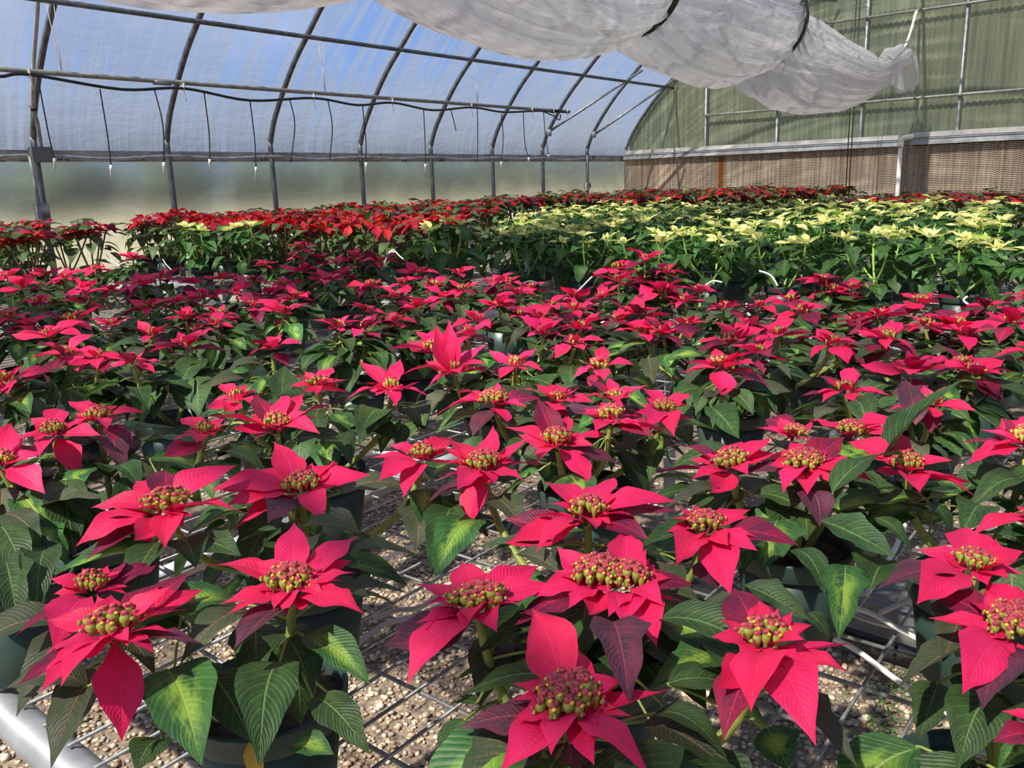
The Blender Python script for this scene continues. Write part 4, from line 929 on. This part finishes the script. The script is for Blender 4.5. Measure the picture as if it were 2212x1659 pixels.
# ---------------------------------------------------------------- cream and red plants
def build_plant(kind, loc, lod, hz, name, nheads, size=1.0, potr=.085, poth=.135, full=True):
    """hz: height of the flower heads above the bench"""
    p = Plant(name, loc, lod, potr, poth); o = p.o
    cream = kind == 'cream'; hs = []
    for i in range(nheads):
        a = i*6.283/nheads+U(-.5, .5); rr = U(.06, .125)*size if nheads > 1 else 0
        if i == 0 and nheads > 3: rr *= .2
        hs.append(o+Vector((math.cos(a)*rr, math.sin(a)*rr, hz+U(-.035, .02))))
    for c in hs:
        h = p.add_head(c, .9, cy=CYC if cream else CYR, stem='stemc')
        a0 = U(0, 6.28)
        if cream:
            n = random.choice((5, 6))
            for i in range(n):
                a = a0+6.283*i/n+U(-.2, .2); L = U(.045, .080)*size; p.bract(h, c, c+dirv(a, U(-.15, .55))*L, L*U(.40, .54), 'cream' if random.random() < .7 else 'creamgreen', random.choice((0, 2, 4, 5)))
            for i in range(3):
                a = U(0, 6.28); L = U(.025, .045); p.bract(h, c, c+dirv(a, U(.5, 1.2))*L, L*.45, 'cream', 4)
        else:
            n = random.choice((4, 5, 6))
            for i in range(n):
                a = a0+6.283*i/n+U(-.25, .25); L = U(.075, .11)*size; p.bract(h, c, c+dirv(a, U(-.9, .25))*L, L*U(.46, .6), 'red')
            for i in range(2):
                a = U(0, 6.28); L = U(.04, .06)*size; p.bract(h, c, c+dirv(a, U(.1, .9))*L, L*.5, 'red')
        for i in range(6 if cream else 5):
            a = a0+i*6.283/5+U(-.4, .4); dz = U(-.10, -.02); b0 = c+dirv(a, 0)*U(.015, .04)+Vector((0, 0, dz)); L = U(.075, .115)*size
            p.leaf(b0, b0+dirv(a, U(-.85, .05))*L, L*U(.48, .62), ('cleaf' if cream else ('redleaf' if random.random() < .8 else 'maroon')), random.choice((0, 1, 2, 4, 5)))
    for i in range(16 if cream else 18):
        a = i*2.399+U(-.3, .3); rr = U(.05, .12)*size; b0 = o+dirv(a, 0)*rr+Vector((0, 0, U(poth+.02, hz-.08))); L = U(.08, .12)*size
        p.leaf(b0, b0+dirv(a, U(-1.1, -.2))*L, L*U(.5, .62), 'cleaf' if cream else 'redleaf', random.choice((0, 1, 2, 4, 5)))
    p.finish('stemc' if cream else 'stemr', 'stemc' if cream else 'stemr')
    return p

RING = None
def ring(root, r, z):
    global RING
    if RING is None:
        b = MB(); P = [(math.cos(a)*1, math.sin(a)*1, 1) for a in np.linspace(0, 6.283, 25)]
        b.tube([Vector(q)*.13+Vector((0, 0, .07)) for q in P], .0016, 5, 0, False)
        for a in (0, 2.1, 4.2): b.tube([(math.cos(a)*.13, math.sin(a)*.13, .20), (math.cos(a)*.085, math.sin(a)*.085, .0)], .0014, 5)
        RING = b.mesh('support_ring', [M['greenwire']])
    link('support_ring', RING, root)

def merge_plant(kind, seed, hz, size):
    """far plants: pot, foliage and bracts, every blade still a real folded leaf"""
    r = random.Random(seed); cream = kind == 'cream'; parts = {'leaf': [], 'bract': []}
    def add(k, mi, base, tip, W): parts[k].append((mi, frame_mat(base, tip, (tip-base).length, W), r.randrange(6), r.random()))
    n = r.choice((3, 4)) if cream else 5; st = MB()
    for i in range(n):
        a = i*6.283/n+r.uniform(-.4, .4); rr = r.uniform(.06, .14)*size*(.3 if i == 0 else 1)
        c = Vector((math.cos(a)*rr, math.sin(a)*rr, hz+r.uniform(-.035, .02)))
        st.tube(bez([(0, 0, .12), c*.5+Vector((0, 0, .04)), c-Vector((0, 0, .01))], 3), .005, 5, 0, False)
        m = 5
        for j in range(m):
            b = j*6.283/m+r.uniform(-.3, .3); L = (r.uniform(.045, .08) if cream else r.uniform(.07, .105))*size
            add('bract', 0 if r.random() < (.68 if cream else .8) else 1, c, c+dirv(b, r.uniform(-.15, .6) if cream else r.uniform(-.8, .3))*L, L*.5)
        for j in range(6):
            b = r.uniform(0, 6.28); b0 = c+dirv(b, 0)*.03+Vector((0, 0, r.uniform(-.09, -.02) if cream else r.uniform(-.06, .02))); L = r.uniform(.08, .125)*size
            add('leaf', 0 if r.random() < .85 else 1, b0, b0+dirv(b, r.uniform(-.8, .1 if cream else .25))*L, L*.55)
    for j in range(14):
        b = j*2.399; b0 = dirv(b, 0)*r.uniform(.05, .12)*size+Vector((0, 0, r.uniform(.16, hz-.07))); L = r.uniform(.08, .12)*size
        add('leaf', 0, b0, b0+dirv(b, r.uniform(-1, -.1))*L, L*.55)
    out = []
    for k in ('leaf', 'bract'):
        V = []; F = []; UV = []; R = []; Mi = []; nb = 0
        for mi, m, v, rv in parts[k]:
            g_, f_, u_ = LOWG[(k, v)]; A = np.array(m)[:3, :3]; V.append(g_ @ A.T+np.array(m)[:3, 3]); UV.append(u_); R.append(np.full(len(g_), rv))
            F += [tuple(q+nb for q in f) for f in f_]; Mi += [mi]*len(f_); nb += len(g_)
        mats = {('leaf', 1): [M['cleaf'], M['lime']], ('bract', 1): [M['cream'], M['creamgreen']], ('leaf', 0): [M['redleaf'], M['maroon']], ('bract', 0): [M['red'], M['dark']]}[(k, int(cream))]
        me = mesh('foliage' if k == 'leaf' else 'bracts', np.concatenate(V), F, mats, True, np.concatenate(UV), Mi)
        at = me.attributes.new('rnd', 'FLOAT', 'POINT'); at.data.foreach_set('value', np.concatenate(R).astype(np.float32)); out.append(me)
    out.append(st.mesh('stems', [M['stemc'] if cream else M['stemr']])); return out
MER = {('cream', 0): [merge_plant('cream', 50+i, .375, 1.0) for i in range(6)], ('red', 0): [merge_plant('red', 70+i, .445, 1.15) for i in range(6)]}
def far_plant(kind, name, loc, label, group, s=1.0, sz=1.0):
    e = empty(name, loc); tag(e, label, 'plant', group); e.rotation_euler.z = U(0, 6.28)
    pot(e, .085, .135); F, B, S = random.choice(MER[(kind, 0)])
    for nm, me in (('foliage', F), ('bracts', B), ('stems', S)):
        o = link(nm, me, e); o.scale = (s, s, sz)
        if nm != 'stems': tag(o, kind='stuff')
    return e

# ---- cream block
cream_n = 0
def cream_max(x): return min(5.6, 2.95+.72*(x-3.44))
rowsx = [3.86+.375*i for i in range(5)]+[5.78+.44*i for i in range(6)]
for ri, x in enumerate(rowsx):
    y = -.05+.10*(x-3.8); ys = []
    stp = .375 if ri < 5 else .44
    while y < cream_max(x)-.08: ys.append(y+U(-.04, .04)); y += stp
    for ci, yy in enumerate(ys[::-1]):
        xx = x+U(-.04, .04)
        lab_ = 'cream poinsettia, %s row of cream block, %s from left' % (('front' if ri == 0 else ORD[ri]), ORD[ci])
        grp = 'cream poinsettias on the middle bench'
        if ri < 3:
            p = build_plant('cream', (xx, yy, BENCH+.004), 1 if ri == 0 else 2, .365+U(-.02, .03), 'poinsettia_plant', random.choice((3, 4, 4)), 1.2)
            tag(p.root, lab_, 'plant', grp)
            if ri == 0: ring(p.root, .13, .2)
        else: far_plant('cream', 'poinsettia_plant', (xx, yy, BENCH+.004), lab_, grp, U(.97, 1.1)*(1.12 if ri > 4 else 1), U(.94, 1.08))
iso = [((435, 575), 3.28, 'lower left of two cream poinsettias standing before the red row'), ((535, 545), 3.42, 'right one of two cream poinsettias standing before the red row'), ((965, 560), 3.72, 'cream poinsettia left of the cream block with red plants behind it')]
isoxy = []
for (px, X, lb) in iso:
    q = atx(*px, X); p = build_plant('cream', (X, q.y, BENCH+.004), 1, .425, 'poinsettia_plant', 4, 1.4); tag(p.root, lb, 'plant'); ring(p.root, .13, .2); isoxy.append((X, q.y))

# ---- red block along the side wall, and the far right block
RX = [3.70+.40*i for i in range(8)]+[6.9+.52*i for i in range(12)]
for ri, x in enumerate(RX):
    y0 = cream_max(x)+.32 if x < 8.3 else 3.95; ys = []; y = y0
    while y < 7.28: ys.append(y+U(-.04, .04)); y += .385 if x < 6.8 else .52
    for ci, yy in enumerate(ys[::-1]):
        xx = x+U(-.04, .04)
        if any(abs(xx-a)+abs(yy-b) < .30 for a, b in isoxy): continue
        lb = 'red poinsettia by the side wall, %s row, %s from left' % ('front' if ri == 0 else ('last' if ri == len(RX)-1 else ORD[ri]), ORD[ci])
        grp = 'red poinsettias along the side wall'
        if ri == 0 or (ri == 1 and yy > 3.5):
            p = build_plant('red', (xx, yy, BENCH+.004), 2, .425+.03*(yy > 5)+U(-.02, .03), 'poinsettia_plant', random.choice((4, 5)), 1.2, .095, .15); tag(p.root, lb, 'plant', grp)
        else: far_plant('red', 'poinsettia_plant', (xx, yy, BENCH+.004), lb, grp, U(.95, 1.1)*(1.22 if x > 6.8 else 1), U(.94, 1.06))
for ri, x in enumerate([9.0+.50*i for i in range(5)]):
    for ci in range(5):
        yy = 2.62-.46*ci+U(-.04, .04)
        far_plant('red', 'poinsettia_plant', (x+U(-.04, .04), yy, BENCH-.06), 'dark red poinsettia at far right, %s row, %s from left' % ('front' if ri == 0 else ORD[ri], ORD[ci]), 'red poinsettias at the far right', U(1.15, 1.25), U(.9, 1.0))
# one red plant cut by the left edge, nearer than the rest
for i in range(14):
    xx, yy = 1.75+.42*(i % 3)+U(-.03, .03), 5.55+.42*(i//3)+U(-.03, .03)
    far_plant('red', 'poinsettia_plant', (xx, yy, BENCH+.004), 'red poinsettia on the near bench by the side wall, %s in line' % ORD[i], 'red poinsettias at the wall end of the near bench', 1.1, U(.95, 1.05))
q = atx(30, 560, 2.75)
p = build_plant('red', (2.75, q.y, BENCH+.004), 1, .46, 'poinsettia_plant', 4, 1.25, .095, .15); tag(p.root, 'large red poinsettia with green upper leaves cut by left edge of view', 'plant')

# ---------------------------------------------------------------- benches
def bench(name_lab, x0, x1, y0, y1, full, z=BENCH, extra=True):
    e = tag(empty('mesh_bench', (x0, y0, 0)), name_lab, 'bench'); off = Vector((-x0, -y0, 0)); zz = z-.032
    for (a, b_) in (((x0, y0), (x0, y1)), ((x1, y0), (x1, y1)), ((x0, y0), (x1, y0)), ((x0, y1), (x1, y1))):
        MB().tube([(*a, zz), (*b_, zz)], .027, 12).build('frame_tube', M['galv'], e, off)
    YL = [-.3, 1.42, 2.9, 4.2, 5.4, 6.6, 7.3] if full else [y0+.15+(y1-y0-.3)*i/5 for i in range(6)]
    for i, yy in enumerate(YL):
        if 0 < i: MB().tube([(x0, yy, zz-.01), (x1, yy, zz-.01)], .019, 8).build('cross_tube', M['galv'], e, off)
        for xx in (x0+(.02 if full else .3), x1-.25): MB().tube([(xx, yy, 0), (xx, yy, zz-.02)], .022, 10).build('leg', M['galv'], e, off)
    if full:
        wx = MB().tube([(x0, 0, 0), (x1, 0, 0)], .0026, 7).mesh('wire', [M['wire']]); wy = MB().tube([(0, y0, 0), (0, y1, 0)], .0030, 7).mesh('wire', [M['wire']])
        yy = .256-int((.256-y0-.03)/.067)*.067
        while yy < y1-.02: link('wire', wx, e, (-x0, yy-y0, z-.0005)); yy += .067
        xx = .568-int((.568-x0-.008)/.1155)*.1155
        while xx < x1-.01: link('wire', wy, e, (xx-x0, -y0, z-.0058)); xx += .1155
    else:
        b = MB(); yy = y0+.03
        while yy < y1: b.tube([(x0, yy, z-.003), (x1, yy, z-.003)], .0028, 4, 0, False); yy += .067
        xx = x0+.03
        while xx < x1: b.tube([(xx, y0, z-.008), (xx, y1, z-.008)], .003, 4, 0, False); xx += .1155
        tag(b.build('wire_mesh', M['wire'], e, off), kind='stuff')
    return e
bench('near bench of galvanised wire mesh carrying the deep pink poinsettias', .345, 2.95, -.45, 7.5, True)
bench('wide wire mesh bench carrying the cream and front red poinsettias', 3.42, 8.35, -.6, 7.6, False)
bench('far wire mesh bench by the end wall with red poinsettias', 8.6, 12.75, 3.6, 7.6, False)
bench('wire mesh bench at far right with dark red poinsettias', 8.7, 11.5, -.5, 2.9, False, BENCH-.062)

# black supply pipe lying under the near mesh, white drip tubes on top of it
a = atz(1790, 1365, -.685)+EV; b_ = atz(2150, 1480, -.685)+EV; d = (b_-a).normalized()
o = MB().tube([a-d*.9, b_+d*.5], .0165, 14).build('supply_pipe', M['blackp']); tag(o, 'black water pipe lying under the near bench mesh at right', 'pipe')
DT = [[(1790,1320,-.60),(1868,1325,-.62),(1960,1375,-.635),(2010,1400,-.64),(2100,1460,-.64)], [(1800,1385,-.635),(1850,1410,-.64),(1930,1470,-.64),(2000,1515,-.64),(2080,1570,-.64)],
      [(1960,1070,-.49),(1967,1095,-.50),(1960,1125,-.55),(1930,1195,-.60),(1870,1290,-.64)], [(1790,1300,-.64),(1860,1340,-.643),(1950,1363,-.643),(2050,1365,-.643)],
      [(2085,1005,-.50),(2110,990,-.53),(2160,975,-.60)], [(800,1345,-.64),(850,1325,-.64),(905,1318,-.63),(950,1290,-.62)], [(770,1400,-.642),(830,1355,-.642),(900,1335,-.642),(960,1310,-.642)],
      [(590,880,-.64),(650,770,-.62),(690,742,-.60),(720,722,-.56),(745,705,-.50)], [(860,770,-.56),(800,800,-.62),(740,830,-.64),(650,855,-.643)], [(750,850,-.64),(735,880,-.62),(700,960,-.642)],
      [(560,1040,-.642),(650,1000,-.642),(780,985,-.642),(860,980,-.64)], [(720,800,-.642),(700,810,-.642),(640,830,-.643),(560,845,-.643)], [(2010,1255,-.58),(1960,1300,-.61),(1900,1330,-.64)],
      [(1690,1120,-.642),(1620,1180,-.643),(1560,1240,-.643)], [(1000,1600,-.64),(1040,1625,-.642),(1090,1690,-.642)], [(940,1150,-.642),(900,1180,-.642),(800,1230,-.643),(740,1290,-.643)]]
for i, P in enumerate(DT):
    PP = bez([atz(x, y, z)+EV+Vector((0, 0, .004)) for x, y, z in P], 6)
    o = MB().tube(PP, .0040, 7).build('drip_tube', M['whitep'] if i not in (5, 6, 3) else M['alum']); tag(o, 'thin pale drip tube among near bench pots, %s nearest' % ORD[sorted(range(len(DT)), key=lambda j: -DT[j][0][1]).index(i)], 'tube', 'drip tubes on the near bench')
DT2 = [[(158,538),(168,536),(182,548),(205,572)], [(230,528),(226,542),(240,562),(265,578)], [(352,560),(358,570),(372,585)], [(840,545),(850,540),(862,552),(872,560)], [(830,570),(842,546),(852,545)],
       [(1130,612),(1145,607),(1160,611)], [(1238,640),(1262,615),(1280,597)], [(1640,585),(1665,595),(1680,618)], [(1523,618),(1540,607),(1560,610)], [(1545,680),(1562,700),(1585,715)], [(1612,655),(1618,680),(1640,690)], [(2090,640),(2082,650),(2103,665)]]
for i, P in enumerate(DT2):
    o = MB().tube(bez([atx(x, y, 3.45)+EV for x, y in P], 6), .0045, 6).build('drip_tube', M['whitep']); tag(o, 'thin white drip tube at middle bench front edge, %s from left' % ORD[sorted(range(len(DT2)), key=lambda j: DT2[j][0][0]).index(i)], 'tube', 'drip tubes on the middle bench')
# block under the bench and a white marker, weeds in the gravel
q = atz(1945, 1330, -1.30)+EV
bb = MB().box((q.x-.10, q.y-.16, 0), (q.x+.10, q.y+.16, .19)); o = bb.build('concrete_block', M['block'], smooth=False); bv = o.modifiers.new('b', 'BEVEL'); bv.width = .006; bv.segments = 2
tag(o, 'grey concrete block on the gravel under the near bench at right', 'block')
wm = MB()
for i in range(120):
    q = atz(U(1870, 2000), U(1440, 1600), -EYE)+EV; q += Vector((U(-.05, .05), U(-.05, .05), 0)); a = U(0, 6.28); h_ = U(.01, .05); s = U(.006, .013)
    t = q+Vector((math.cos(a)*h_*.6, math.sin(a)*h_*.6, h_)); wm.tube([q, t], .0008, 3, 0, False)
    for s_ in (-1, 1):
        e1 = t+dirv(a+1.2*s_, .2)*s; wm.add([t, t+dirv(a+1.2*s_+.5, .3)*s*.6, e1, t+dirv(a+1.2*s_-.5, .1)*s*.6], [(0, 1, 2, 3)])
o = wm.build('weeds', M['weed'], smooth=False); tag(o, 'small green weeds growing in the gravel below the near bench', 'weeds', kind='stuff')
q = atz(985, 1480, -.66)+EV
